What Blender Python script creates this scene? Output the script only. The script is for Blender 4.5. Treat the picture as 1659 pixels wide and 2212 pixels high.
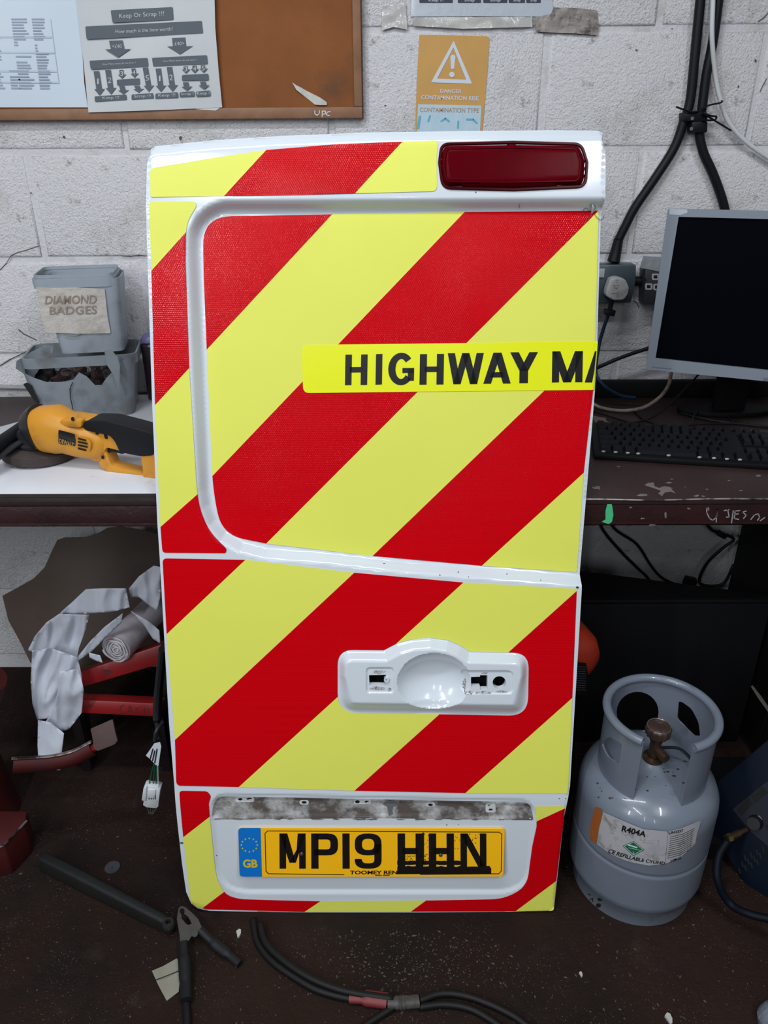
import bpy, bmesh, math, random
import numpy as np
from mathutils import Vector, Matrix
from mathutils.geometry import delaunay_2d_cdt

random.seed(7)
for o in list(bpy.data.objects):
    bpy.data.objects.remove(o, do_unlink=True)
COL = bpy.context.scene.collection
SC = bpy.context.scene

# ---------------------------------------------------------------- camera
PITCH, PSI, RHO, FPX = math.radians(26.24), math.radians(0.42), math.radians(0.36), 1690.0
CAM = Vector((0.0, 0.0, 1.44))
fw = Vector((-math.sin(PSI) * math.cos(PITCH), math.cos(PSI) * math.cos(PITCH), -math.sin(PITCH)))
r0 = Vector((math.cos(PSI), math.sin(PSI), 0.0))
u0 = r0.cross(fw)
CR = r0 * math.cos(RHO) - u0 * math.sin(RHO)
CU = u0 * math.cos(RHO) + r0 * math.sin(RHO)
cd = bpy.data.cameras.new('camera')
cam = bpy.data.objects.new('camera', cd)
COL.objects.link(cam)
cam.matrix_world = Matrix(((CR.x, CU.x, -fw.x, CAM.x), (CR.y, CU.y, -fw.y, CAM.y), (CR.z, CU.z, -fw.z, CAM.z), (0, 0, 0, 1)))
cd.sensor_fit = 'HORIZONTAL'
cd.sensor_width = 36.0
cd.lens = 36.0 * FPX / 1659.0
cd.clip_start = 0.02
SC.camera = cam

# ---------------------------------------------------------------- world, lamps, exposure
wd = bpy.data.worlds.new('world')
SC.world = wd
wd.use_nodes = True
wd.node_tree.nodes['Background'].inputs[0].default_value = (0.75, 0.82, 0.95, 1)
wd.node_tree.nodes['Background'].inputs[1].default_value = 0.02
SC.view_settings.view_transform = 'Standard'
SC.view_settings.look = 'None'
SC.view_settings.gamma = 1.0
SC.view_settings.use_curve_mapping = False
SC.view_settings.exposure = 0.0


def tube_lamp(name, x, y, z, lx, ly, power):
    l = bpy.data.lights.new(name, 'AREA')
    l.shape = 'RECTANGLE'
    l.size, l.size_y = lx, ly
    l.energy = power
    l.color = (0.90, 0.95, 1.0)
    o = bpy.data.objects.new(name, l)
    o.location = (x, y, z)
    COL.objects.link(o)
    return o


tube_lamp('ceiling_tube', -0.45, 0.55, 2.75, 1.5, 0.10, 24)
tube_lamp('ceiling_tube', -0.95, -1.15, 2.85, 0.10, 1.5, 42)
tube_lamp('ceiling_tube', 0.95, -0.7, 2.85, 0.10, 1.5, 36)
for lx_, ly_, rz_, pw in ((-2.5, -2.0, -38, 44), (-1.00, -3.2, -15, 12), (0.15, -4.4, 0, 14)):      # hanging tubes down the workshop, turned to the bench
    tl = tube_lamp('hanging_tube', lx_, ly_, 2.8 if ly_ < -4 else 2.5, 0.16, 1.3, pw)
    tl.rotation_euler = (math.radians(42), 0, math.radians(rz_))


# ---------------------------------------------------------------- pixel -> place
def ray(x, y):
    return fw + CR * ((x - 829.5) / FPX) - CU * ((y - 1106.0) / FPX)


def proj(P):
    d = Vector(P) - CAM
    return 829.5 + FPX * d.dot(CR) / d.dot(fw), 1106.0 - FPX * d.dot(CU) / d.dot(fw)


def on_plane(x, y, p, n):
    d = ray(x, y)
    t = (p - CAM).dot(n) / d.dot(n)
    return CAM + d * t


def on_z(x, y, z):
    return on_plane(x, y, Vector((0, 0, z)), Vector((0, 0, 1)))


def on_y(x, y, Y):
    return on_plane(x, y, Vector((0, Y, 0)), Vector((0, 1, 0)))


WALL_Y = 1.88


def wallmap(off=0.0):
    return lambda x, y: on_y(x, y, WALL_Y - off)


# ---------------------------------------------------------------- materials
MATS = {}


def mat(name, col, rough=0.5, metal=0.0, vary=None, bump=None, coat=0.0, trans=0.0, spec=0.5, alpha=1.0, ior=1.45,
        dirt=None, dirt2=None, hexbump=None, speck=None, emit=None, sss=0.0):
    """vary=(scale, amount)  bump=(scale, strength, distance)  dirt=(scale, low, high, colour, detail)"""
    if name in MATS:
        return MATS[name]
    m = bpy.data.materials.new(name)
    m.use_nodes = True
    nt = m.node_tree
    N, L = nt.nodes, nt.links
    b = N['Principled BSDF']
    b.inputs['Roughness'].default_value = rough
    b.inputs['Metallic'].default_value = metal
    b.inputs['Coat Weight'].default_value = coat
    b.inputs['Coat Roughness'].default_value = 0.05
    b.inputs['Transmission Weight'].default_value = trans
    b.inputs['Specular IOR Level'].default_value = spec
    b.inputs['IOR'].default_value = ior
    b.inputs['Alpha'].default_value = alpha
    b.inputs['Subsurface Weight'].default_value = sss
    tc = N.new('ShaderNodeTexCoord')
    cur = None

    def rgb(c):
        r = N.new('ShaderNodeRGB')
        r.outputs[0].default_value = (*c, 1)
        return r.outputs[0]

    cur = rgb(col)

    def noise(scale, detail=4.0, rough_=0.55):
        n = N.new('ShaderNodeTexNoise')
        n.inputs['Scale'].default_value = scale
        n.inputs['Detail'].default_value = detail
        n.inputs['Roughness'].default_value = rough_
        L.new(tc.outputs['Object'], n.inputs['Vector'])
        return n.outputs['Fac']

    def mix(fac, a, c, mode='MIX'):
        x = N.new('ShaderNodeMix')
        x.data_type = 'RGBA'
        x.blend_type = mode
        if hasattr(fac, 'links') or not isinstance(fac, float):
            L.new(fac, x.inputs[0])
        else:
            x.inputs[0].default_value = fac
        L.new(a, x.inputs[6])
        L.new(c, x.inputs[7])
        return x.outputs[2]

    def ramp(fac, lo, hi):
        r = N.new('ShaderNodeMapRange')
        r.inputs[1].default_value = lo
        r.inputs[2].default_value = hi
        L.new(fac, r.inputs[0])
        return r.outputs[0]

    if vary:
        f = ramp(noise(vary[0]), 0.25, 0.75)
        dark = rgb([c * (1 - vary[1]) for c in col])
        cur = mix(f, cur, dark)
    for dd in (dirt, dirt2):
        if dd:
            f = ramp(noise(dd[0], dd[4] if len(dd) > 4 else 6.0, 0.65), dd[1], dd[2])
            cur = mix(f, cur, rgb(dd[3]))
    if speck:   # (scale, size, colour)
        v = N.new('ShaderNodeTexVoronoi')
        v.inputs['Scale'].default_value = speck[0]
        L.new(tc.outputs['Object'], v.inputs['Vector'])
        f = ramp(v.outputs['Distance'], speck[1], speck[1] * 0.6)
        n2 = ramp(noise(speck[0] * 0.05, 3), 0.45, 0.6)
        mu = N.new('ShaderNodeMath')
        mu.operation = 'MULTIPLY'
        L.new(f, mu.inputs[0])
        L.new(n2, mu.inputs[1])
        cur = mix(mu.outputs[0], cur, rgb(speck[2]))
    L.new(cur, b.inputs['Base Color'])
    if emit:
        b.inputs['Emission Color'].default_value = (*emit[0], 1)
        b.inputs['Emission Strength'].default_value = emit[1]
    height = None
    if bump:
        bs = bump if isinstance(bump[0], (tuple, list)) else [bump]
        nrm = None
        for s in bs:
            bn = N.new('ShaderNodeBump')
            bn.inputs['Strength'].default_value = s[1]
            bn.inputs['Distance'].default_value = s[2]
            L.new(noise(s[0], 5.0, 0.6), bn.inputs['Height'])
            if nrm:
                L.new(nrm, bn.inputs['Normal'])
            nrm = bn.outputs['Normal']
        L.new(nrm, b.inputs['Normal'])
    if hexbump:   # three crossed cosines: honeycomb cells of a reflective film
        period, strength, dist = hexbump
        tot = None
        for k in range(3):
            a = math.radians(60 * k + 30)
            kk = 2 * math.pi / (period * 0.866)
            dt = N.new('ShaderNodeVectorMath')
            dt.operation = 'DOT_PRODUCT'
            dt.inputs[1].default_value = (math.cos(a) * kk, math.sin(a) * kk, 0)
            L.new(tc.outputs['Object'], dt.inputs[0])
            c = N.new('ShaderNodeMath')
            c.operation = 'COSINE'
            L.new(dt.outputs['Value'], c.inputs[0])
            if tot is None:
                tot = c.outputs[0]
            else:
                ad = N.new('ShaderNodeMath')
                ad.operation = 'ADD'
                L.new(tot, ad.inputs[0])
                L.new(c.outputs[0], ad.inputs[1])
                tot = ad.outputs[0]
        bn = N.new('ShaderNodeBump')
        bn.inputs['Strength'].default_value = strength
        bn.inputs['Distance'].default_value = dist
        L.new(tot, bn.inputs['Height'])
        L.new(bn.outputs['Normal'], b.inputs['Normal'])
        L.new(bn.outputs['Normal'], b.inputs['Coat Normal'])
    MATS[name] = m
    return m


# ---------------------------------------------------------------- objects
WM = {}


def tag(o, label=None, cat=None, group=None, kind=None):
    if label:
        o['label'] = label
    if cat:
        o['category'] = cat
    if group:
        o['group'] = group
    if kind:
        o['kind'] = kind
    return o


def empty(name, loc=(0, 0, 0), basis=None, parent=None):
    o = bpy.data.objects.new(name, None)
    o.empty_display_size = 0.05
    COL.objects.link(o)
    M = Matrix.Translation(Vector(loc)) @ (basis.to_4x4() if basis else Matrix.Identity(4))
    if parent:
        o.parent = parent
        o.matrix_local = WM[parent.name].inverted() @ M
    else:
        o.matrix_world = M
    WM[o.name] = M
    return o


def mk(name, vf, m, parent=None, local=False, smooth=True, sharp=35, bevel=0.0, bevel_seg=2, normals=None, weld=False,
       solid=0.0, subd=0, origin=None):
    """verts/faces in world space (or in the parent's space when local) -> one mesh object"""
    V, Fc = vf
    V = [Vector(v) for v in V]
    me = bpy.data.meshes.new(name)
    if parent is not None:
        PM = WM[parent.name]
        if not local:
            inv = PM.inverted()
            V = [inv @ v for v in V]
        M = PM
    else:
        if origin is None:
            lo = [min(v[i] for v in V) for i in range(3)]
            hi = [max(v[i] for v in V) for i in range(3)]
            origin = Vector(((lo[0] + hi[0]) / 2, (lo[1] + hi[1]) / 2, lo[2]))
        V = [v - origin for v in V]
        M = Matrix.Translation(origin)
    me.from_pydata([tuple(v) for v in V], [], [tuple(f) for f in Fc])
    if weld or bevel or solid or subd:
        bm = bmesh.new()
        bm.from_mesh(me)
        bmesh.ops.remove_doubles(bm, verts=bm.verts, dist=1e-6)
        if not solid:
            bmesh.ops.recalc_face_normals(bm, faces=bm.faces)
        if solid:
            bmesh.ops.solidify(bm, geom=bm.faces[:], thickness=solid)
        if bevel:
            es = [e for e in bm.edges if len(e.link_faces) == 2 and e.calc_face_angle(0) > math.radians(30)]
            bmesh.ops.bevel(bm, geom=es, offset=bevel, segments=bevel_seg, profile=0.5, affect='EDGES', clamp_overlap=True)
        if subd:
            bmesh.ops.subdivide_edges(bm, edges=bm.edges[:], cuts=subd, use_grid_fill=True)
        bm.to_mesh(me)
        bm.free()
    if smooth:
        me.polygons.foreach_set('use_smooth', [True] * len(me.polygons))
        if normals is not None:
            me.normals_split_custom_set_from_vertices(normals)
        elif sharp < 180:
            me.set_sharp_from_angle(angle=math.radians(sharp))
    me.materials.append(m)
    o = bpy.data.objects.new(name, me)
    COL.objects.link(o)
    if parent is not None:
        o.parent = parent
    else:
        o.matrix_world = M
    WM[o.name] = M.copy()
    return o


def cat(*vfs):
    V, Fc = [], []
    for v, f in vfs:
        k = len(V)
        V += list(v)
        Fc += [tuple(i + k for i in t) for t in f]
    return V, Fc


def xf(vf, M):
    return [M @ Vector(v) for v in vf[0]], vf[1]


def box(x0, y0, z0, x1, y1, z1):
    V = [(x0, y0, z0), (x1, y0, z0), (x1, y1, z0), (x0, y1, z0), (x0, y0, z1), (x1, y0, z1), (x1, y1, z1), (x0, y1, z1)]
    return V, [(0, 3, 2, 1), (4, 5, 6, 7), (0, 1, 5, 4), (1, 2, 6, 5), (2, 3, 7, 6), (3, 0, 4, 7)]


def frame_axes(d):
    d = d.normalized()
    a = Vector((0, 0, 1)) if abs(d.z) < 0.9 else Vector((1, 0, 0))
    x = a.cross(d).normalized()
    return x, d.cross(x)


def tube(path, r, n=10, caps=True, flat=1.0, ref=None):
    """tube along a list of points; r a number or one per point"""
    path = [Vector(p) for p in path]
    V, Fc = [], []
    rs = r if isinstance(r, (list, tuple)) else [r] * len(path)
    x = None
    for i, p in enumerate(path):
        d = (path[min(i + 1, len(path) - 1)] - path[max(i - 1, 0)]).normalized()
        if x is None:
            x, y = frame_axes(d)
            if ref is not None:
                y = (Vector(ref) - d * d.dot(Vector(ref))).normalized()
                x = y.cross(d)
        else:
            x = (x - d * x.dot(d)).normalized()
            y = d.cross(x)
        for k in range(n):
            a = 2 * math.pi * k / n
            V.append(p + (x * math.cos(a) + y * math.sin(a) * flat) * rs[i])
    for i in range(len(path) - 1):
        for k in range(n):
            a, b = i * n + k, i * n + (k + 1) % n
            Fc.append((a, b, b + n, a + n))
    if caps:
        Fc.append(tuple(range(n - 1, -1, -1)))
        Fc.append(tuple(range((len(path) - 1) * n, len(path) * n)))
    return V, Fc


def spline(pts, seg=8):
    P = [Vector(p) for p in pts]
    if len(P) < 3:
        return P
    Q = [P[0] * 2 - P[1]] + P + [P[-1] * 2 - P[-2]]
    out = []
    for i in range(1, len(Q) - 2):
        for k in range(seg):
            t = k / seg
            a, b, c, d = Q[i - 1], Q[i], Q[i + 1], Q[i + 2]
            out.append(0.5 * ((2 * b) + (c - a) * t + (2 * a - 5 * b + 4 * c - d) * t * t + (3 * b - a - 3 * c + d) * t ** 3))
    out.append(P[-1])
    return out


def cyl(p0, p1, r, r1=None, n=24):
    return tube([p0, p1], [r, r if r1 is None else r1], n)


def lathe(prof, n=48, a0=0.0, a1=2 * math.pi, M=None, close=False):
    full = abs(a1 - a0 - 2 * math.pi) < 1e-6
    k = n if full else n + 1
    V, Fc = [], []
    for (r, z) in prof:
        for i in range(k):
            a = a0 + (a1 - a0) * i / n
            V.append(Vector((r * math.cos(a), r * math.sin(a), z)))
    m = len(prof)
    for j in range(m - 1 if not close else m):
        j2 = (j + 1) % m
        for i in range(n):
            i2 = (i + 1) % k
            Fc.append((j * k + i, j * k + i2, j2 * k + i2, j2 * k + i))
    if M:
        V = [M @ v for v in V]
    return V, Fc


def prism(poly, ax, ay, az, org, t0, t1):
    """2-D polygon in (ax, ay) thickened along az from t0 to t1"""
    ax, ay, az, org = Vector(ax), Vector(ay), Vector(az), Vector(org)
    n = len(poly)
    V = [org + ax * x + ay * y + az * t0 for x, y in poly] + [org + ax * x + ay * y + az * t1 for x, y in poly]
    Fc = [tuple(range(n - 1, -1, -1)), tuple(range(n, 2 * n))]
    for i in range(n):
        j = (i + 1) % n
        Fc.append((i, j, j + n, i + n))
    return V, Fc


def prism_px(px, p, nrm, t0, t1):
    """outline given in photo pixels, laid on the plane (p, nrm) and thickened along nrm"""
    p, nrm = Vector(p), Vector(nrm).normalized()
    B = [on_plane(x, y, p, nrm) for x, y in px]
    n = len(B)
    V = [b + nrm * t0 for b in B] + [b + nrm * t1 for b in B]
    Fc = [tuple(range(n - 1, -1, -1)), tuple(range(n, 2 * n))]
    for i in range(n):
        j = (i + 1) % n
        Fc.append((i, j, j + n, i + n))
    return V, Fc


class Batch:
    """pixel -> surface map that can take many points at once"""
    def __init__(self, one, many):
        self.one, self.many = one, many

    def __call__(self, x, y):
        return self.one(x, y)


def mapall(mp, pts):
    return mp.many(pts) if isinstance(mp, Batch) else [mp(x, y) for x, y in pts]


# ---- 2-D helpers
def inside(poly, X, Y):
    P = np.asarray(poly, float)
    X = np.asarray(X, float)
    Y = np.asarray(Y, float)
    r = np.zeros(X.shape, bool)
    n = len(P)
    j = n - 1
    for i in range(n):
        xi, yi = P[i]
        xj, yj = P[j]
        c = ((yi > Y) != (yj > Y)) & (X < (xj - xi) * (Y - yi) / (yj - yi + 1e-30) + xi)
        r ^= c
        j = i
    return r


def pdist(poly, X, Y, closed=True):
    P = np.asarray(poly, float)
    best = np.full(np.shape(X), 1e9)
    n = len(P)
    for i in range(n if closed else n - 1):
        a, b = P[i], P[(i + 1) % n]
        d = b - a
        L2 = d @ d + 1e-20
        t = np.clip(((X - a[0]) * d[0] + (Y - a[1]) * d[1]) / L2, 0, 1)
        best = np.minimum(best, np.hypot(X - a[0] - t * d[0], Y - a[1] - t * d[1]))
    return best


def sdf(poly, X, Y):
    d = pdist(poly, X, Y)
    return np.where(inside(poly, X, Y), -d, d)


def sstep(x):
    x = np.clip(x, 0, 1)
    return x * x * (3 - 2 * x)


def resample(poly, step, closed=True):
    out = []
    n = len(poly)
    for i in range(n if closed else n - 1):
        a, b = np.array(poly[i], float), np.array(poly[(i + 1) % n], float)
        k = max(1, int(math.ceil(np.hypot(*(b - a)) / step)))
        for q in range(k):
            out.append(tuple(a + (b - a) * q / k))
    if not closed:
        out.append(tuple(poly[-1]))
    return out


def round_poly(poly, rad, seg=6):
    """round each corner; rad is a number or one per corner"""
    out = []
    n = len(poly)
    for i in range(n):
        r = rad[i] if isinstance(rad, (list, tuple)) else rad
        p = np.array(poly[i], float)
        a = np.array(poly[i - 1], float) - p
        b = np.array(poly[(i + 1) % n], float) - p
        la, lb = np.hypot(*a), np.hypot(*b)
        if r <= 0:
            out.append(tuple(p))
            continue
        t = min(r, la * 0.49, lb * 0.49)
        s, e = p + a / la * t, p + b / lb * t
        for k in range(seg + 1):
            q = k / seg
            out.append(tuple((1 - q) ** 2 * s + 2 * q * (1 - q) * p + q * q * e))
    return out


def cdt(outline, holes, step, lines=(), dense=()):
    """triangulated lattice clipped to an outline: returns (n,2) verts and (m,3) tris"""
    out = resample(outline, step)
    hs = [resample(h, step * 0.6) for h in holes]
    ls = [resample(l, step, False) for l in lines]
    P = np.array(out)
    lo, hi = P.min(0), P.max(0)

    def lattice(a, b, s):
        pts = []
        rows = int((b[1] - a[1]) / (s * 0.866)) + 2
        for j in range(rows):
            xs = np.arange(a[0] + (s / 2 if j % 2 else 0), b[0] + s, s)
            pts.append(np.stack([xs, np.full(xs.shape, a[1] + j * s * 0.866)], 1))
        return np.concatenate(pts)

    G = lattice(lo, hi, step)
    lim = np.full(len(G), step * 0.45)
    for (x0, y0, x1, y1, s) in dense:
        inb = (G[:, 0] > x0) & (G[:, 0] < x1) & (G[:, 1] > y0) & (G[:, 1] < y1)
        G, lim = G[~inb], lim[~inb]
        g2 = lattice((x0, y0), (x1 - s, y1 - s), s)
        G = np.concatenate([G, g2])
        lim = np.concatenate([lim, np.full(len(g2), s * 0.45)])
    k = inside(out, G[:, 0], G[:, 1]) & (pdist(out, G[:, 0], G[:, 1]) > lim)
    for h in hs:
        k &= ~inside(h, G[:, 0], G[:, 1]) & (pdist(h, G[:, 0], G[:, 1]) > np.minimum(lim, step * 0.3))
    for l in ls:
        k &= pdist(l, G[:, 0], G[:, 1], False) > lim
    G = G[k]
    pts, edges = [], []

    def add(path, closed):
        b = len(pts)
        pts.extend(path)
        m = len(path)
        for i in range(m if closed else m - 1):
            edges.append((b + i, b + (i + 1) % m))

    add(out, True)
    for h in hs:
        add(h, True)
    for l in ls:
        add(l, False)
    pts.extend([tuple(g) for g in G])
    r = delaunay_2d_cdt([Vector(p) for p in pts], edges, [], 0, 1e-7)
    V = np.array([(v.x, v.y) for v in r[0]])
    T = np.array([f for f in r[2] if len(f) == 3], int)
    C = V[T].mean(1)
    k = inside(out, C[:, 0], C[:, 1])
    for h in hs:
        k &= ~inside(h, C[:, 0], C[:, 1])
    return V, T[k]


def compact(V, T):
    used = np.unique(T)
    mp = -np.ones(len(V), int)
    mp[used] = np.arange(len(used))
    return V[used], mp[T]


def flat_px(name, polys, mp, m, parent=None, local=False):
    """flat print: polygons in photo pixels laid on a surface by mp(x, y)"""
    V, Fc = [], []
    for p in polys:
        p = list(p)
        a = sum(p[i][0] * p[(i + 1) % len(p)][1] - p[(i + 1) % len(p)][0] * p[i][1] for i in range(len(p)))
        if a > 0:
            p = p[::-1]
        k = len(V)
        V += p
        Fc.append(tuple(range(k, k + len(p))))
    return mk(name, (mapall(mp, V), Fc), m, parent, local=local, smooth=False)


def thicken(P, T, t):
    """give a triangulated sheet a thickness t away from its facing side"""
    P = [Vector(p) for p in P]
    nrm = [Vector() for _ in P]
    cnt = {}
    for f in T:
        k = (P[f[1]] - P[f[0]]).cross(P[f[2]] - P[f[0]])
        for i in f:
            nrm[i] += k
        for i in range(3):
            e = (f[i], f[(i + 1) % 3])
            cnt[e] = 1
    n = len(P)
    V = P + [p - q.normalized() * t for p, q in zip(P, nrm)]
    Fc = [tuple(f) for f in T] + [tuple(i + n for i in f[::-1]) for f in T]
    for (i, j) in cnt:
        if (j, i) not in cnt:
            Fc.append((j, i, i + n, j + n))
    return V, Fc


def sheet_px(name, poly, mp, m, parent=None, step=12, local=False, holes=(), solid=0.0, smooth=True, **kw):
    V, T = cdt(poly, holes, step)
    V, T = compact(V, T)
    a = V[T]
    c = (a[:, 1, 0] - a[:, 0, 0]) * (a[:, 2, 1] - a[:, 0, 1]) - (a[:, 1, 1] - a[:, 0, 1]) * (a[:, 2, 0] - a[:, 0, 0])
    T = np.where((c > 0)[:, None], T[:, ::-1], T)
    P = mapall(mp, V)
    vf = thicken(P, T.tolist(), solid) if solid else (P, T.tolist())
    return mk(name, vf, m, parent, local=local, smooth=smooth, **kw)


def strokes(lines, w):
    """pen strokes as ribbons in pixel space"""
    polys = []
    for l in lines:
        for a, b in zip(l[:-1], l[1:]):
            dx, dy = b[0] - a[0], b[1] - a[1]
            n = math.hypot(dx, dy) + 1e-9
            ex, ey = dx / n * w * 0.3, dy / n * w * 0.3
            nx, ny = -dy / n * w / 2, dx / n * w / 2
            polys.append([(a[0] - ex + nx, a[1] - ey + ny), (b[0] + ex + nx, b[1] + ey + ny), (b[0] + ex - nx, b[1] + ey - ny), (a[0] - ex - nx, a[1] - ey - ny)])
    return polys


def rrect(x0, y0, x1, y1, r, seg=5):
    return round_poly([(x0, y0), (x1, y0), (x1, y1), (x0, y1)], r, seg)


def ell(cx, cy, rx, ry, n=20, a0=0.0, a1=None):
    if a1 is None:
        return [(cx + rx * math.cos(2 * math.pi * i / n), cy + ry * math.sin(2 * math.pi * i / n)) for i in range(n)]
    return [(cx + rx * math.cos(a0 + (a1 - a0) * i / n), cy + ry * math.sin(a0 + (a1 - a0) * i / n)) for i in range(n + 1)]


# ---- lettering
def arcstrip(cx, cy, rx, ry, ix, iy, a0, a1, n=14, e=1.0):
    def pt(rx_, ry_, a):
        c, s = math.cos(a), math.sin(a)
        return (cx + rx_ * math.copysign(abs(c) ** e, c), cy + ry_ * math.copysign(abs(s) ** e, s))
    out = []
    for i in range(n):
        a, b = math.radians(a0 + (a1 - a0) * i / n), math.radians(a0 + (a1 - a0) * (i + 1) / n)
        out.append([pt(rx, ry, a), pt(rx, ry, b), pt(ix, iy, b), pt(ix, iy, a)])
    return out


def bx(x0, y0, x1, y1):
    return [(x0, y0), (x1, y0), (x1, y1), (x0, y1)]


def pa(xa, ya, xb, yb, w):
    return [(xa, ya), (xa + w, ya), (xb + w, yb), (xb, yb)]


GL = {
    'H': [bx(0, 0, .295, 1), bx(.705, 0, 1, 1), bx(.2, .41, .8, .59)],
    'I': [bx(0, 0, 1, 1)],
    'G': arcstrip(.5, .5, .5, .52, .22, .32, 40, 322, 22) + [bx(.55, .37, 1, .53), bx(.76, .12, 1, .5)],
    'W': [pa(0, 1, .17, 0, .2), pa(.40, 1, .17, 0, .2), pa(.40, 1, .63, 0, .2), pa(.80, 1, .63, 0, .2)],
    'A': [pa(0, 0, .35, 1, .28), pa(.72, 0, .37, 1, .28), bx(.22, .2, .78, .37)],
    'Y': [pa(0, 1, .345, .4, .31), pa(.69, 1, .345, .4, .31), bx(.345, 0, .655, .45)],
    'M': [bx(0, 0, .235, 1), bx(.765, 0, 1, 1), pa(0, 1, .37, 0, .26), pa(.74, 1, .37, 0, .26)],
    'm': [bx(0, 0, .25, 1), bx(.75, 0, 1, 1), [(0, 1), (.3, 1), (.62, .17), (.38, .17)], [(1, 1), (.38, .17), (.62, .17), (.7, 1)][::1]],
    'N': [bx(0, 0, .25, 1), bx(.75, 0, 1, 1), pa(0, 1, .72, 0, .28)],
    'P': [bx(0, 0, .27, 1), bx(.1, .83, .6, 1), bx(.1, .38, .6, .55)] + arcstrip(.58, .69, .42, .31, .14, .14, -90, 90, 10, .7),
    '1': [bx(0, 0, 1, 1)],
    '9': arcstrip(.5, .69, .5, .31, .23, .16, 0, 360, 28, .75) + [bx(.73, .25, 1, .7)] + arcstrip(.5, .26, .5, .26, .23, .11, 180, 360, 16, .75) + [bx(0, .2, .25, .28)],
}


def bil(q, s, t):
    """q: bottom-left, bottom-right, top-right, top-left"""
    a = ((1 - s) * (1 - t), s * (1 - t), s * t, (1 - s) * t)
    return (sum(a[i] * q[i][0] for i in range(4)), sum(a[i] * q[i][1] for i in range(4)))


def glyph_px(name, ch, q, mp, m, parent=None, local=False):
    return flat_px(name, [[bil(q, s, t) for s, t in p] for p in GL[ch]], mp, m, parent, local)


def text_vf(body, q, mp, bold=0.0, align_fit=True, sub=0):
    cu = bpy.data.curves.new('t', 'FONT')
    cu.body = body
    cu.offset = bold
    cu.resolution_u = 3
    o = bpy.data.objects.new('t', cu)
    COL.objects.link(o)
    dg = bpy.context.evaluated_depsgraph_get()
    me = bpy.data.meshes.new_from_object(o.evaluated_get(dg))
    bpy.data.objects.remove(o)
    V = np.array([v.co[:2] for v in me.vertices])
    Fc = [tuple(p.vertices) for p in me.polygons]
    bpy.data.meshes.remove(me)
    lo, hi = V.min(0), V.max(0)
    V = (V - lo) / np.maximum(hi - lo, 1e-6)
    return mapall(mp, [bil(q, s, t) for s, t in V]), Fc


def text_px(name, body, q, mp, m, parent=None, local=False, bold=0.0):
    return mk(name, text_vf(body, q, mp, bold), m, parent, local=local, smooth=False)


def q4(x0, y0, x1, y1, sl=0.0):
    """pixel box (x0,y0 top-left) as a lettering quad; sl = rise to the right in px"""
    return [(x0, y1), (x1, y1 - sl), (x1, y0 - sl), (x0, y0)]

# ================================================================ setting
WALLC = (0.82, 0.805, 0.82)
m_block = mat('painted_block', WALLC, 0.75, dirt=(5.0, 0.54, 0.84, (0.36, 0.33, 0.27), 9), dirt2=(34.0, 0.60, 0.74, (0.26, 0.23, 0.20), 9), speck=(75.0, 0.10, (0.12, 0.10, 0.09)),
              bump=[(80.0, 0.5, 0.008), (210.0, 0.9, 0.006), (480.0, 0.5, 0.003)])
m_mortar = mat('painted_mortar', (0.62, 0.61, 0.63), 0.8, dirt=(9.0, 0.55, 0.8, (0.33, 0.29, 0.24), 8), bump=(120.0, 0.5, 0.006))
m_wallfar = mat('far_wall_paint', (0.30, 0.30, 0.30), 0.8)
m_ceil = mat('ceiling_sheet', (0.22, 0.22, 0.23), 0.8)
m_floor = mat('dirty_concrete', (0.027, 0.0155, 0.0120), 0.7, vary=(3.0, 0.45), dirt=(11.0, 0.58, 0.85, (0.040, 0.029, 0.025), 10),
              dirt2=(2.3, 0.50, 0.72, (0.009, 0.0085, 0.008), 6), speck=(190.0, 0.16, (0.16, 0.135, 0.115)), spec=0.08, bump=[(45.0, 0.4, 0.008), (200.0, 0.5, 0.004)])

RX0, RX1, RY0, RY1, RZ = -3.2, 3.2, -5.2, WALL_Y, 3.3
tag(mk('floor', box(RX0, RY0, -0.08, RX1, RY1 + 0.1, 0.0), m_floor, smooth=False), 'dark brown dirty concrete workshop floor', kind='structure')
tag(mk('ceiling', box(RX0, RY0, RZ, RX1, RY1 + 0.1, RZ + 0.06), m_ceil, smooth=False), 'dark ceiling over the workshop', kind='structure')
tag(mk('wall_left', box(RX0 - 0.1, RY0, 0, RX0, RY1 + 0.1, RZ), m_wallfar, smooth=False), 'plain side wall left of the bench', kind='structure')
tag(mk('wall_right', box(RX1, RY0, 0, RX1 + 0.1, RY1 + 0.1, RZ), m_wallfar, smooth=False), 'plain side wall right of the bench', kind='structure')
tag(mk('wall_front', box(RX0, RY0 - 0.1, 0, RX1, RY0, RZ), m_wallfar, smooth=False), 'plain wall opposite the bench', kind='structure')
wall = tag(mk('wall_back', box(RX0, WALL_Y + 0.0035, 0, RX1, WALL_Y + 0.1, RZ), m_mortar, smooth=False),
           'white painted concrete block wall behind the bench', kind='structure')
BZ = 1.6224 - 0.225 * 7 - 0.005        # a bed joint (measured) repeated every 225 mm
BX = -0.7955


def block_mesh(w):
    me = bpy.data.meshes.new('block')
    bm = bmesh.new()
    bmesh.ops.create_cube(bm, size=1.0)
    for v in bm.verts:
        v.co = Vector((v.co.x * w, v.co.y * 0.05, v.co.z * 0.213))
    es = [e for e in bm.edges if all(v.co.y < 0 for v in e.verts)]
    bmesh.ops.bevel(bm, geom=es, offset=0.006, segments=2, profile=0.6, affect='EDGES')
    bm.to_mesh(me)
    bm.free()
    me.polygons.foreach_set('use_smooth', [True] * len(me.polygons))
    me.materials.append(m_block)
    return me


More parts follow.
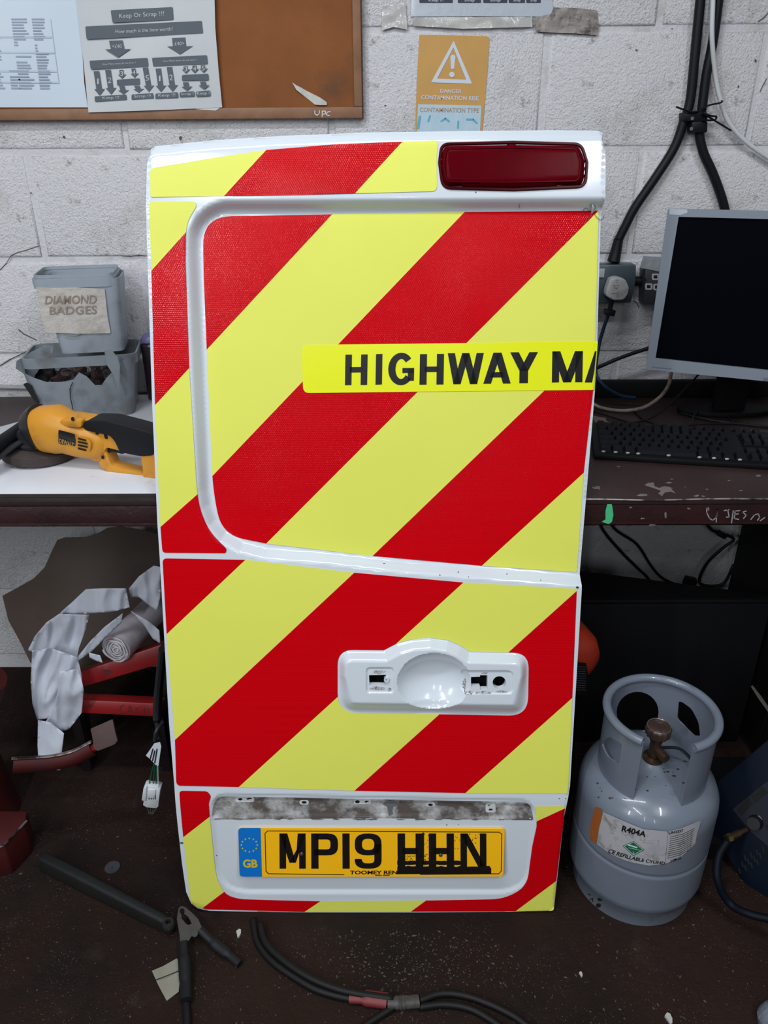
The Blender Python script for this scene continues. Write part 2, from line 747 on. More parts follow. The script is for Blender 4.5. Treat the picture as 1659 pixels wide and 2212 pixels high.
bmesh_full = block_mesh(0.438)
iw = WM[wall.name].inverted()
for r in range(-1, 14):
    z = BZ + 0.225 * r + 0.1125
    if z < 0.1 or z > RZ - 0.1:
        continue
    sh = 0.225 if r % 2 == 0 else 0.0
    for c in range(-3, 7):
        x = BX + sh + 0.45 * c + 0.225
        o = bpy.data.objects.new('block', bmesh_full)
        COL.objects.link(o)
        o.parent = wall
        o.location = iw @ Vector((x + random.uniform(-.002, .002), WALL_Y + 0.025 + random.uniform(-.0012, .0004), z + random.uniform(-.0015, .0015)))

m_crack = mat('dark_hairline_crack', (0.10, 0.08, 0.07), 0.9)
for l, w in [([(0, 583), (14, 568), (24, 552), (36, 546), (58, 540), (84, 531)], 1.6), ([(0, 790), (22, 776), (40, 768), (62, 757)], 2.2), ([(40, 712), (52, 722), (78, 734)], 2.0), ([(264, 553), (282, 554), (300, 551), (314, 553)], 2.0),
             ([(1659, 28), (1650, 38), (1638, 46)], 2.0), ([(1656, 170), (1648, 184), (1642, 198)], 1.6), ([(1370, 650), (1376, 654), (1380, 664)], 2.0)]:
    flat_px('hairline_crack', strokes([l], w), lambda x, y: on_y(x, y, WALL_Y - 0.0022), m_crack, wall)
random.seed(17)
for x, y, rx, ry in [(138, 296, 3.5, 3.0), (1632, 131, 3, 4), (106, 526, 1.5, 1.5), (832, 228, 2.5, 2.0), (1375, 108, 3, 2.5), (1595, 187, 2, 4), (390, 298, 4, 5), (67, 417, 2, 3), (1530, 190, 1.6, 1.6), (1452, 62, 2, 2)]:
    P = [(x + rx * (0.6 + 0.4 * random.random()) * math.cos(t), y + ry * (0.6 + 0.4 * random.random()) * math.sin(t)) for t in np.linspace(0, 6.28, 11)[:-1]]
    flat_px('wall_pit', [P], lambda a, b: on_y(a, b, WALL_Y - 0.0022), m_crack, wall)

# ================================================================ van door
LEAN = math.radians(12.49)
DU = Vector((1, 0, 0))
DV = Vector((0, math.sin(LEAN), math.cos(LEAN)))
DN = Vector((0, -math.cos(LEAN), math.sin(LEAN)))
# plane through the fitted centre of the number plate; bottom edge stands on the floor
PC = CAM + Vector((-0.0376, 1.0800, -1.2765))
DO = PC - DV * (PC.z / DV.z)
DO.x = 0.0
door = tag(empty('van_door', DO, Matrix((DU, DV, DN)).transposed()),
           'white rear van door with red and yellow chevrons leaning on the workbench', 'van door')


def duv(x, y, d=0.0):
    p = on_plane(x, y, DO + DN * d, DN) - DO
    return p.dot(DU), p.dot(DV)


def dpts(px, d=0.0):
    return [duv(x, y, d) for x, y in px]


REC = -0.020     # window recess depth
# outline of the skin (pixels -> door plane)
OUT = dpts([(315, 330), (317, 316), (328, 309), (450, 296), (600, 286), (800, 278), (1000, 275), (1200, 273), (1300, 274), (1311, 279), (1311, 300)]) + \
    dpts([(1309, 434)]) + dpts([(1298, 458), (1290, 740), (1285, 845), (1269, 1040), (1252, 1240)], REC - 0.003) + dpts([(1257, 1285), (1232, 1700), (1228, 1725)]) + \
    dpts([(1218, 1765)], -0.006) + dpts([(1201, 1935), (1199, 1964), (1190, 1974), (1100, 1977), (900, 1979), (670, 1979), (450, 1975), (425, 1969), (411, 1957), (401, 1930)], -0.018) + \
    dpts([(391, 1870), (384, 1780)], -0.008) + dpts([(376, 1690), (365, 1560), (356, 1400), (345, 1205), (340, 1130), (329, 880), (321, 640), (315, 440)], -0.003)
# centre of the step into the recessed window panel (left, top, bottom; runs out of the right edge)
_rec = dpts([(1330, 440), (1000, 442), (560, 444)], -0.006) + dpts(ell(497, 520, 80, 76, 10, math.radians(-95), math.radians(-175)), -0.006) + \
    dpts([(417, 540), (421, 650), (428, 830), (439, 1060)], -0.008) + dpts([(444, 1095), (457, 1130), (482, 1160), (520, 1182), (575, 1196)], -0.008) + \
    dpts([(700, 1206), (880, 1227), (1100, 1243), (1255, 1256), (1330, 1262)], -0.006)
RECP = _rec
# raised pad round the door handle with its thumb bowl
PADP = dpts(round_poly([(730, 1405), (826, 1405), (838, 1404)], 0)[:0] + round_poly([(729, 1405), (834, 1405)], 0)[:0] +
            [(829, 1406), (858, 1391), (890, 1382), (930, 1379), (968, 1384), (996, 1396), (1015, 1409)] +
            round_poly([(1015, 1409), (1143, 1412), (1141, 1548), (729, 1541), (729, 1405), (829, 1406)], [0, 34, 42, 42, 34, 0], 8)[1:-1], 0.004)
BOWC = duv(936, 1466)
_bl, _br, _bt, _bb = duv(849, 1466), duv(1006, 1466), duv(936, 1404), duv(936, 1528)
BOWA, BOWB = (_br[0] - _bl[0]) / 2, (_bt[1] - _bb[1]) / 2
PK1 = dpts(rrect(792, 1441, 850, 1495, 9), 0.012)
PK2 = dpts(rrect(998, 1448, 1107, 1497, 12), 0.012)
PLATEP = dpts(round_poly([(452, 1722), (1158, 1738), (1146, 1945), (466, 1944)], [30, 26, 70, 70], 8))
STRIPP = dpts(round_poly([(462, 1714), (1148, 1728), (1153, 1772), (820, 1767), (455, 1770)], [40, 34, 8, 0, 8], 8))
VT = duv(800, 278)[1]
VB1 = duv(800, 1725)[1]
HANDLE = (duv(729, 0)[0], 0)


def vtop(u):
    xs = np.array([p[0] for p in OUT[:11]])
    ys = np.array([p[1] for p in OUT[:11]])
    i = np.argsort(xs)
    return np.interp(u, xs[i], ys[i])


def H(u, v):
    u = np.asarray(u, float)
    v = np.asarray(v, float)
    d = np.zeros(np.broadcast(u, v).shape)
    s = sdf(RECP, u, v)
    d += REC * sstep(-s / 0.020 + 0.5)
    # crown of the upper band and roll of the top edge
    t = np.clip((v - (VT - 0.14)) / 0.14, 0, 1)
    d += -0.010 * t * t
    e = np.clip(1 - (vtop(u) - v) / 0.020, 0, 1)
    d += -0.012 * e * e
    # bottom tuck
    b = np.clip(VB1 - v, 0, 1)
    d += -0.10 * b * b / (b + 0.04)
    # handle pad
    sp = sdf(PADP, u, v)
    wd_ = 0.018 + 0.016 * np.clip((BOWC[1] + 0.01 - v) / 0.06, 0, 1)
    pl = 0.016 * sstep(-sp / wd_)
    q = ((u - BOWC[0]) / BOWA) ** 2 + ((v - BOWC[1]) / BOWB) ** 2
    bowl = np.clip(1 - q, 0, 1)
    lip = 0.004 * np.exp(-((np.sqrt(q) - 1.12) / 0.10) ** 2) * (v < BOWC[1])
    pl += -0.030 * np.where(bowl > 0, bowl ** 0.8, 0)
    for pk in (PK1, PK2):
        pl -= 0.0028 * sstep(-sdf(pk, u, v) / 0.003 + 0.5)
    d += np.where(sp < 0.002, pl, 0)
    # number plate panel, a shallow pressing, with the deeper lamp strip on top
    d += -0.004 * sstep(-sdf(PLATEP, u, v) / 0.012 + 0.3)
    d += -0.0022 * sstep(-sdf(STRIPP, u, v) / 0.008 + 0.4)
    # edge roll all round
    eo = pdist(OUT, u, v)
    k = np.clip(1 - eo / 0.005, 0, 1)
    d += -0.003 * k * k
    return d


def DPS(pts, off=0.0009):
    pts = np.asarray(pts, float)
    R = np.array(fw)[None] + (pts[:, :1] - 829.5) / FPX * np.array(CR)[None] - (pts[:, 1:] - 1106.0) / FPX * np.array(CU)[None]
    nn_, oo = np.array(DN), np.array(DO)
    rn = R @ nn_
    c0 = np.array(CAM)
    d = np.zeros(len(pts))
    for _ in range(5):
        t = ((oo - c0) @ nn_ + d + off) / rn
        Q = c0[None] + R * t[:, None] - oo[None]
        u, v = Q @ np.array(DU), Q @ np.array(DV)
        d = H(u, v)
    return np.stack([u, v, d + off], 1)


def DP(x, y, off=0.0009):
    return Vector(DPS([(x, y)], off)[0])


def dptsH(px, step=0):
    return [(a[0], a[1]) for a in DPS(px, 0.0008)]


def dmap(off):
    f = lambda x, y: DP(x, y, off)
    return Batch(f, lambda P: [Vector(a) for a in DPS(P, off)])


def hnormals(V):
    e = 0.0008
    gx = (H(V[:, 0] + e, V[:, 1]) - H(V[:, 0] - e, V[:, 1])) / (2 * e)
    gy = (H(V[:, 0], V[:, 1] + e) - H(V[:, 0], V[:, 1] - e)) / (2 * e)
    n = np.stack([-gx, -gy, np.ones_like(gx)], 1)
    return n / np.linalg.norm(n, axis=1)[:, None]


def dsheet(name, V, T, off, m, parent=None):
    V, T = compact(V, T)
    d = H(V[:, 0], V[:, 1]) + off
    a = V[T]
    c = (a[:, 1, 0] - a[:, 0, 0]) * (a[:, 2, 1] - a[:, 0, 1]) - (a[:, 1, 1] - a[:, 0, 1]) * (a[:, 2, 0] - a[:, 0, 0])
    T = np.where((c < 0)[:, None], T[:, ::-1], T)
    return mk(name, (np.column_stack([V, d]).tolist(), T.tolist()), m, parent or door, local=True, normals=hnormals(V).tolist())


m_white = mat('door_white_paint', (0.64, 0.69, 0.74), 0.16, coat=0.5, vary=(6.0, 0.03))
m_hem = mat('door_white_hem', (0.70, 0.74, 0.78), 0.35)
m_red = mat('red_reflective_film', (0.56, 0.001, 0.005), 0.16, coat=0.26, spec=0.08, hexbump=(0.0036, 0.22, 0.00030))
m_yel = mat('yellow_reflective_film', (0.74, 0.76, 0.115), 0.45, coat=0.0, spec=0.3, vary=(4.0, 0.05), dirt=(60.0, 0.74, 0.85, (0.35, 0.37, 0.10), 4))
m_tape = mat('highway_sign_yellow', (0.80, 0.83, 0.012), 0.25, coat=0.3)
m_blk = mat('black_vinyl', (0.010, 0.010, 0.010), 0.35)
m_void = mat('dark_cavity', (0.004, 0.004, 0.004), 0.8)
m_grime = mat('grimy_bare_strip', (0.58, 0.58, 0.58), 0.6, dirt=(11.0, 0.36, 0.54, (0.10, 0.082, 0.072), 6), dirt2=(60.0, 0.56, 0.74, (0.14, 0.12, 0.11), 5), bump=(90.0, 0.2, 0.002))

# holes cut through the skin
HOLES_PX = [
    [(797, 1457), (834, 1456), (834, 1479), (798, 1479)],
    [(1017, 1461), (1036.5, 1460), (1036.5, 1457), (1052.5, 1457), (1052.5, 1488), (1036.5, 1488), (1036.5, 1482), (1017, 1482)],
    ell(1078, 1473, 14.5, 14.0, 18),
]
HOLES = [dpts(h, 0.010) for h in HOLES_PX]
hu0, hv0 = duv(715, 1560)
hu1, hv1 = duv(1155, 1370)
V, T = cdt(OUT, HOLES, 0.0055, dense=[(hu0, hv0, hu1, hv1, 0.0028)])
dsheet('outer_skin', V, T, 0.0, m_white)

# folded hem round the skin and the inner frame behind it
O2 = resample(OUT, 0.01)
oz = H(np.array([p[0] for p in O2]), np.array([p[1] for p in O2]))
n = len(O2)
cx, cy = np.mean([p[0] for p in O2]), np.mean([p[1] for p in O2])
Vh = [(p[0], p[1], z) for p, z in zip(O2, oz)] + [(p[0], p[1], z - 0.007) for p, z in zip(O2, oz)] + \
     [(cx + (p[0] - cx) * 0.95, cy + (p[1] - cy) * 0.975, z - 0.007) for p, z in zip(O2, oz)]
Fh = []
for i in range(n):
    j = (i + 1) % n
    Fh += [(i, i + n, j + n, j), (i + n, i + 2 * n, j + 2 * n, j + n)]
mk('folded_hem', (Vh, Fh), m_hem, door, local=True)
ins = [(cx + (p[0] - cx) * 0.94, cy + (p[1] - cy) * 0.97) for p in O2]
pf = prism(ins, (1, 0, 0), (0, 1, 0), (0, 0, 1), (0, 0, 0), -0.036, -0.030)
mk('inner_frame', pf, m_hem, door, local=True, sharp=30)
ring = [(x, y, -0.0285) for x, y in ins] + [(x, y, -0.0345) for x, y in ins]
mk('frame_wall', (ring, [(i, i + n, (i + 1) % n + n, (i + 1) % n) for i in range(n)]), m_hem, door, local=True)

# ---------------------------------------------------------------- chevron film, stripe by stripe
PANELS = [
    # (outline px, depth, boundaries px, first colour)
    (round_poly([(324, 364), (450, 343), (575, 324), (720, 312), (868, 306), (948, 303), (943, 330), (944, 413), (650, 421), (325, 426)], [10, 0, 0, 0, 0, 14, 30, 12, 0, 6]), -0.004,
     [[(580, 318), (480, 430)], [(874, 300), (764, 422)]], 'y'),
    (round_poly([(322, 436), (432, 435), (402, 480), (401, 560), (409, 800), (424, 1040), (430, 1095), (452, 1148), (490, 1186), (488, 1195), (351, 1194), (346, 1130), (335, 877), (327, 590)],
                [6, 22, 40, 0, 0, 0, 30, 30, 8, 8, 8, 0, 0, 0]), -0.003,
     [[(420, 483), (310, 606)], [(430, 773), (315, 898)], [(450, 1047), (330, 1153)]], 'y'),
    (round_poly([(438, 468), (720, 463), (1003, 458), (1293, 455), (1286, 740), (1281, 845), (1261, 1020), (1246, 1236), (1040, 1222), (805, 1201), (575, 1174), (480, 1155), (460, 1060), (452, 880), (440, 600)],
                [62, 0, 0, 2, 0, 0, 0, 4, 0, 0, 0, 80, 60, 0, 0], 10), REC,
     [[(730, 450), (425, 779)], [(1014, 447), (440, 1048)], [(1302, 446), (563, 1186)], [(1300, 724), (792, 1213)], [(1275, 1008), (1025, 1236)]], 'r'),
    (round_poly([(351, 1206), (530, 1209), (765, 1237), (1000, 1258), (1246, 1272), (1240, 1420), (1227, 1714), (1005, 1713), (765, 1708), (515, 1700), (381, 1697), (378, 1600), (360, 1370)],
                [10, 0, 0, 0, 4, 0, 6, 0, 0, 0, 10, 0, 0]), 0.0,
     [[(545, 1195), (345, 1384)], [(780, 1223), (362, 1613)], [(1015, 1245), (500, 1714)], [(1260, 1263), (745, 1726)], [(1245, 1499), (990, 1726)]], 'r'),
    (round_poly([(387, 1708), (448, 1709), (456, 1720), (451, 1735), (453, 1763), (467, 1896), (486, 1932), (515, 1942), (609, 1945), (704, 1947), (933, 1945), (1088, 1942), (1138, 1915), (1150, 1826), (1159, 1785), (1159, 1771), (1155, 1742),
                 (1221, 1741), (1216, 1785), (1200, 1914), (1196, 1967), (1128, 1968), (900, 1969), (669, 1970), (443, 1964), (413, 1955), (404, 1882), (396, 1810)],
                [8, 8, 4, 4, 0, 20, 20, 20, 0, 0, 0, 40, 40, 0, 0, 0, 0, 5, 0, 0, 6, 0, 0, 0, 14, 18, 0, 0]), -0.006,
     [[(470, 1748), (380, 1821)], [(505, 1917), (425, 1981)], [(720, 1937), (655, 1984)], [(1235, 1734), (1159, 1771), (934, 1946), (885, 1985)], [(1215, 1901), (1110, 1987)]], 'r'),
]


def side(line, X, Y):
    """>0 below/right of a boundary that runs down to the left"""
    P = sorted(line, key=lambda p: p[0])
    xs = [p[0] for p in P]
    ys = [p[1] for p in P]
    s0 = (ys[1] - ys[0]) / (xs[1] - xs[0])
    s1 = (ys[-1] - ys[-2]) / (xs[-1] - xs[-2])
    xs = [xs[0] - 1] + xs + [xs[-1] + 1]
    ys = [ys[0] - s0] + ys + [ys[-1] + s1]
    yi = np.interp(X, xs, ys)
    return Y - yi


def pieces(T):
    """split a triangle list into its connected patches"""
    par = {}

    def find(a):
        while par[a] != a:
            par[a] = par[par[a]]
            a = par[a]
        return a
    for t in T.tolist():
        for i in t:
            par.setdefault(i, i)
        a = find(t[0])
        for i in t[1:]:
            par[find(i)] = a
    g = {}
    for t in T.tolist():
        g.setdefault(find(t[0]), []).append(t)
    return [np.array(v, int) for v in g.values() if len(v) > 6]


for outl, dd, lines, first in PANELS:
    o_uv = dptsH(outl)
    l_uv = [dpts(l, dd) for l in lines]
    # keep the boundary lines inside the outline box so that the triangulation stays small
    holes = [PADP] if len(lines) == 5 and outl[0][1] > 1190 and outl[0][1] < 1230 else []
    V, T = cdt(o_uv, holes, 0.0062, lines=l_uv)
    C = V[T].mean(1)
    idx = np.zeros(len(C), int)
    for l in l_uv:
        P = sorted(l, key=lambda p: p[0])
        xs = [p[0] for p in P]
        ys = [p[1] for p in P]
        s0 = (ys[1] - ys[0]) / (xs[1] - xs[0])
        s1 = (ys[-1] - ys[-2]) / (xs[-1] - xs[-2])
        xs = [xs[0] - 1] + xs + [xs[-1] + 1]
        ys = [ys[0] - s0] + ys + [ys[-1] + s1]
        idx += (C[:, 1] < np.interp(C[:, 0], xs, ys)).astype(int)
    for k in range(len(lines) + 1):
        sel = T[idx == k]
        if len(sel) == 0:
            continue
        red = (k % 2 == 0) == (first == 'r')
        for piece in pieces(sel):
            dsheet('red_film_stripe' if red else 'yellow_film_stripe', V, piece, 0.0011, m_red if red else m_yel)

# ---------------------------------------------------------------- HIGHWAY MA strip
sgn_px = round_poly([(652, 745), (1012, 741), (1291, 737), (1284, 842), (900, 846), (655, 849)], [14, 0, 0, 0, 0, 14])
V, T = cdt(dptsH(sgn_px), [], 0.006)
strip = dsheet('lettering_strip', V, T, 0.0020, m_tape)
tag(strip, 'yellow strip lettered HIGHWAY MA')
for ch, a, b, yb, yt in [('H', 745, 793, 832, 766), ('I', 811, 825, 831, 765), ('G', 838, 894, 831, 763.5), ('H', 906, 958, 831, 765), ('W', 966, 1044, 830, 763), ('A', 1044, 1103, 829, 762), ('Y', 1101, 1161, 828, 761),
                         ('M', 1192, 1258, 826, 759)]:
    sk = 1.2
    glyph_px('letter', ch, [(a, yb), (b, yb - 0.6), (b + sk, yt - 0.6), (a + sk, yt)], dmap(0.0026), m_blk, strip, True)
# the A runs off the edge of the door: only its left limb shows
flat_px('letter', [[(1263, 826), (1279, 826), (1284, 800), (1286.5, 775), (1288.5, 758), (1285, 759)], ], dmap(0.0026), m_blk, strip, True)

# ---------------------------------------------------------------- brake lamp
m_lens = mat('dark_red_lens', (0.11, 0.001, 0.005), 0.22, spec=0.03, vary=(7.0, 0.5))
m_lens2 = mat('dark_red_lens_rim', (0.06, 0.001, 0.004), 0.25, spec=0.1)
lamp_px = round_poly([(955, 309), (1110, 305), (1258, 309), (1270, 350), (1265, 402), (1110, 409), (957, 405), (950, 350)], [16, 0, 16, 0, 18, 0, 18, 0], 6)
in_px = round_poly([(966, 318), (1110, 314), (1250, 317), (1259, 350), (1253, 388), (1110, 391), (966, 390), (960, 352)], [10, 0, 10, 0, 10, 0, 12, 0], 6)
LO, LI = dpts(lamp_px, 0.004), dpts(in_px, 0.020)
V, T = cdt(LO, [], 0.006)
V, T = compact(V, T)
sd = -sdf(LO, V[:, 0], V[:, 1])
hz = H(V[:, 0], V[:, 1])
z = hz + 0.015 * np.sqrt(np.clip(1 - (1 - np.clip(sd / 0.012, 0, 1)) ** 2, 0, 1)) - 0.004
z = np.where(sd < 1e-5, np.minimum(hz, z) - 0.003, z)
lens = mk('brake_lamp', (np.column_stack([V, z]).tolist(), T.tolist()), m_lens, door, local=True, sharp=180)
tag(lens, 'dark red brake lamp lens')
rimo = resample(dpts(lamp_px, 0.002), 0.008)
zH = lambda x, y: float(H(np.array([x]), np.array([y]))[0])
mk('lamp_rim', tube([(x, y, zH(x, y) + 0.0012) for x, y in rimo] + [(rimo[0][0], rimo[0][1], zH(*rimo[0]) + 0.0012)], 0.0026, 6, caps=False), m_lens2, lens, local=True)
rim2 = resample(LI, 0.008)
mk('lens_ridge', tube([(x, y, zH(x, y) + 0.0105) for x, y in rim2] + [(rim2[0][0], rim2[0][1], zH(*rim2[0]) + 0.0105)], 0.0014, 6, caps=False), m_lens, lens, local=True)
# grime line over the lamp
m_dust = mat('brown_grime', (0.12, 0.09, 0.075), 0.9)

# ---------------------------------------------------------------- handle holes, boss, grime
cav = mk('cavity_dark_slab', box(hu0 + 0.02, hv0 + 0.03, -0.030, hu1 - 0.01, hv1 - 0.03, -0.027), m_void, door, local=True, smooth=False)  # black slab behind the holes, painting in the dark inside of the door
c = DP(835, 1467, 0)
mk('fixing_boss', cat(lathe([(0.0022, 0), (0.0022, 0.004), (0.0048, 0.004), (0.0048, -0.006)], 16, M=Matrix.Translation(c))), m_white, door, local=True)
for k, hp in enumerate(HOLES):
    hh = resample(hp, 0.004)
    zf = H(np.array([p[0] for p in hh]), np.array([p[1] for p in hh]))
    nn = len(hh)
    mk('hole_edge', ([(p[0], p[1], z) for p, z in zip(hh, zf)] + [(p[0], p[1], z - 0.014) for p, z in zip(hh, zf)],
                     [(i, (i + 1) % nn, (i + 1) % nn + nn, i + nn) for i in range(nn)]), m_hem, door, local=True)
m_smear = mat('grey_brown_smear', (0.20, 0.17, 0.16), 0.8, dirt=(220.0, 0.45, 0.55, (0.50, 0.50, 0.50), 4))
random.seed(3)


def blot(name, cx, cy, rx, ry, mp, m, parent, n=18, jag=0.45, local=False):
    P = []
    for i in range(n):
        a = 2 * math.pi * i / n
        k = 1 - jag * random.random()
        P.append((cx + rx * k * math.cos(a), cy + ry * k * math.sin(a)))
    return flat_px(name, [P], mp, m, parent, local)


for bxy in [(818, 1451, 16, 5), (815, 1487, 22, 5), (841, 1490, 5, 6), (1003, 1478, 5, 18), (1012, 1496, 12, 5), (1045, 1496, 24, 3.5), (1084, 1494, 16, 3), (1046, 1454, 9, 2.5)]:
    blot('grime_smear', *bxy, dmap(0.0006), m_smear, door, 22, 0.5, True)

# ---------------------------------------------------------------- bare lamp strip above the plate
strip_px = round_poly([(465, 1716), (1145, 1729), (1152, 1771), (820, 1766), (457, 1769)], [36, 30, 6, 0, 6], 8)
V, T = cdt(dpts(strip_px, -0.008), [], 0.007)
st = dsheet('bare_lamp_strip', V, T, 0.0005, m_grime)
tag(st, 'grimy bare strip where the plate lamps were removed')
m_slot = mat('clean_white_mount', (0.62, 0.63, 0.64), 0.4)


def fix(name, x0, y0, x1, y1, slots):
    o = flat_px(name, [rrect(x0, y0, x1, y1, 5)], dmap(0.0012), m_slot, st, True)
    flat_px(name + '_hole', slots, dmap(0.0018), m_void, st, True)


fix('lamp_mount', 508, 1722, 549.5, 1732.5, [ell(519, 1726.5, 4.5, 2.6, 12), ell(539, 1726, 7, 2.6, 12)])
fix('lamp_mount', 647, 1728, 667, 1738, [ell(657, 1733.3, 5.5, 2.8, 12)])
fix('lamp_mount', 764, 1727, 802, 1737, [ell(772, 1732, 5, 3.4, 10), ell(793, 1732, 5.5, 2.4, 12)])
fix('lamp_mount', 921, 1733, 940, 1742, [ell(930, 1738.5, 5.5, 2.6, 12)])
fix('lamp_mount', 1049, 1735, 1071, 1755, [rrect(1055, 1738, 1070, 1741.5, 1.5), rrect(1056, 1747, 1064, 1750.5, 1.5)])
flat_px('clip_hole', [ell(843, 1736, 16, 6, 16), [(835, 1738), (851, 1738), (847, 1750), (849, 1758), (840, 1762), (838, 1750)]], dmap(0.0016), mat('dull_grey_metal', (0.13, 0.14, 0.15), 0.5), st, True)
for k in range(16):   # ragged old sealant along the lower edge of the strip
    x = 462 + k * 44 + random.uniform(-12, 12)
    blot('old_sealant', x, 1769 + (x - 460) * 0.002, random.uniform(8, 22), random.uniform(1.2, 2.4), dmap(0.0012), m_dust, st, 14, 0.6, True)

# ---------------------------------------------------------------- number plate
m_py = mat('plate_yellow', (0.95, 0.49, 0.008), 0.30, coat=0.3)
m_pb = mat('plate_blue', (0.004, 0.16, 0.55), 0.30, coat=0.3)
m_pk = mat('plate_black', (0.008, 0.006, 0.005), 0.4)
plq = [(513.5, 1894.5), (1087.5, 1894.0), (1090.5, 1789), (513.0, 1787.5)]
ppx = round_poly([(514, 1788), (1091, 1789), (1088, 1894), (517, 1894.5)], 9, 5)
up = [duv(x, y, 0.0) for x, y in ppx]
pz = float(np.median(H(np.array([p[0] for p in up]), np.array([p[1] for p in up]))))
pz = max(pz, float(H(np.array([up[0][0]]), np.array([up[0][1]]))[0])) + 0.001
up = dpts(ppx, pz + 0.003)
plate = mk('number_plate', prism(up, (1, 0, 0), (0, 1, 0), (0, 0, 1), (0, 0, 0), pz, pz + 0.0032), m_py, door, local=True, bevel=0.0006, bevel_seg=1)
tag(plate, 'yellow rear number plate reading MP19 HHN')


def pmap(off):
    return lambda x, y: Vector((*duv(x, y, pz + 0.0032 + off), pz + 0.0032 + off))


flat_px('country_band', [round_poly([(514.5, 1788.5), (563, 1788.5), (566, 1894), (517.5, 1894)], [8, 0, 0, 8], 4)], pmap(0.0003), m_pb, plate, True)
for k in range(12):
    a = 2 * math.pi * k / 12
    sx, sy = 538.6 + 17.2 * math.cos(a), 1825.5 + 14.6 * math.sin(a)
    star = [(sx + (2.6 if q % 2 == 0 else 1.2) * math.sin(math.pi * q / 5), sy - (2.5 if q % 2 == 0 else 1.1) * math.cos(math.pi * q / 5)) for q in range(10)]
    flat_px('star', [star], pmap(0.0006), mat('star_yellow', (0.45, 0.55, 0.02), 0.4), plate, True)
text_px('country_code', 'GB', [(525, 1874.5), (556.5, 1874.5), (556, 1856.5), (524.5, 1856.5)], pmap(0.0006), mat('gb_yellow', (0.62, 0.45, 0.03), 0.4), plate, True, 0.035)
for ch, a, b in [('m', 603.5, 660), ('P', 672, 730), ('1', 739.5, 755), ('9', 766, 824), ('H', 858.5, 914), ('H', 926, 980.5), ('N', 994.5, 1050.5)]:
    dx = (829.5 - a) / 829.5 * 1.0
    glyph_px('plate_character', ch, [(a + 0.4, 1876.5), (b + 0.4, 1876.5), (b, 1800.5), (a, 1800.5)], pmap(0.0006), m_pk, plate, True)
# black residue over the last three characters
jag = lambda x0, x1, y, s: [(x, y + random.uniform(-s, s)) for x in np.linspace(x0, x1, 26)]
flat_px('tape_residue', [jag(858, 1057, 1871.5, 1.6) + [(1061, 1876), (1061, 1887), (858.5, 1888.5)]], pmap(0.0008), m_pk, plate, True)
flat_px('tape_residue', [jag(858, 1000, 1859.5, 0.8) + jag(858, 1000, 1868, 0.8)[::-1]], pmap(0.0008), m_pk, plate, True)
flat_px('tape_residue', [rrect(912, 1798.5, 916, 1866, 1)], pmap(0.0008), m_pk, plate, True)
sp = []
for k in range(70):
    x, y = random.choice([(random.uniform(915, 927), random.uniform(1800, 1872)), (random.uniform(980, 994), random.uniform(1801, 1870)), (random.uniform(872, 900), random.uniform(1846, 1858)), (random.uniform(1012, 1034), random.uniform(1800, 1822))])
    sp.append(rrect(x, y, x + random.uniform(0.8, 2.2), y + random.uniform(0.8, 2.0), 0))
flat_px('residue_specks', sp, pmap(0.0008), m_pk, plate, True)['kind'] = 'stuff'
# thin border line
bo = strokes([[(578, 1795), (1078, 1797.5), (1084, 1802), (1082.5, 1882), (1077, 1887.5), (908, 1889)], [(578, 1795), (572.5, 1800), (574.5, 1882), (580, 1887.5), (743, 1889.5)]], 1.6)
flat_px('border_line', bo, pmap(0.0005), m_pk, plate, True)
text_px('maker_line', 'TOOMEY REN', [(755.5, 1888.8), (858.5, 1888.8), (858.5, 1880.8), (756.5, 1880.8)], pmap(0.0006), m_pk, plate, True, 0.03)
flat_px('maker_line', strokes([[(811, 1890.7), (824, 1890.7)], [(827, 1890.7), (841, 1890.7)]], 1.6), pmap(0.0006), m_pk, plate, True)
for x, y in [(651.5, 1844.5), (952, 1847)]:
    q = pmap(0.0)(x, y)
    mk('plate_screw', lathe([(0.0, 0.0022), (0.003, 0.0018), (0.0042, 0.0)], 14, M=Matrix.Translation(q)), mat('dirty_screw', (0.16, 0.15, 0.14), 0.4, 0.7), plate, local=True)

# scuffs on the white paint, hair on the top corner
m_scuff = mat('black_scuff', (0.03, 0.03, 0.03), 0.7)
for bxy in [(392, 1821, 5, 2), (1247, 1269, 4, 3), (468, 1848, 1.4, 1.4), (1080, 409.5, 4, 1.2), (1028, 415, 1.5, 1.5), (950, 1242, 2, 1.2), (990, 1236, 2, 1), (1012, 1246, 1.6, 1), (1095, 1240, 1.4, 1.2), (1168, 1253, 1.6, 1), (830, 1217, 3, 1),
            (1208, 1725, 1.6, 1), (1222, 1725, 1.6, 1), (965, 1782, 1.6, 1.4), (990, 1781, 1, 1)]:
    blot('paint_scuff', *bxy, dmap(0.0012), m_scuff, door, 10, 0.4, True)
hair = [[(1256, 466), (1261, 452), (1268, 450), (1273, 458), (1275, 443), (1281, 441), (1286, 447), (1283, 458), (1290, 470), (1300, 476), (1305, 466)], [(1121, 440), (1122, 450)], [(1275, 458), (1270, 478)]]
for h in hair:
    mk('stray_fibre', tube(spline([DP(x, y, 0.003) for x, y in h], 4), 0.0004, 4), m_scuff, door, local=True)

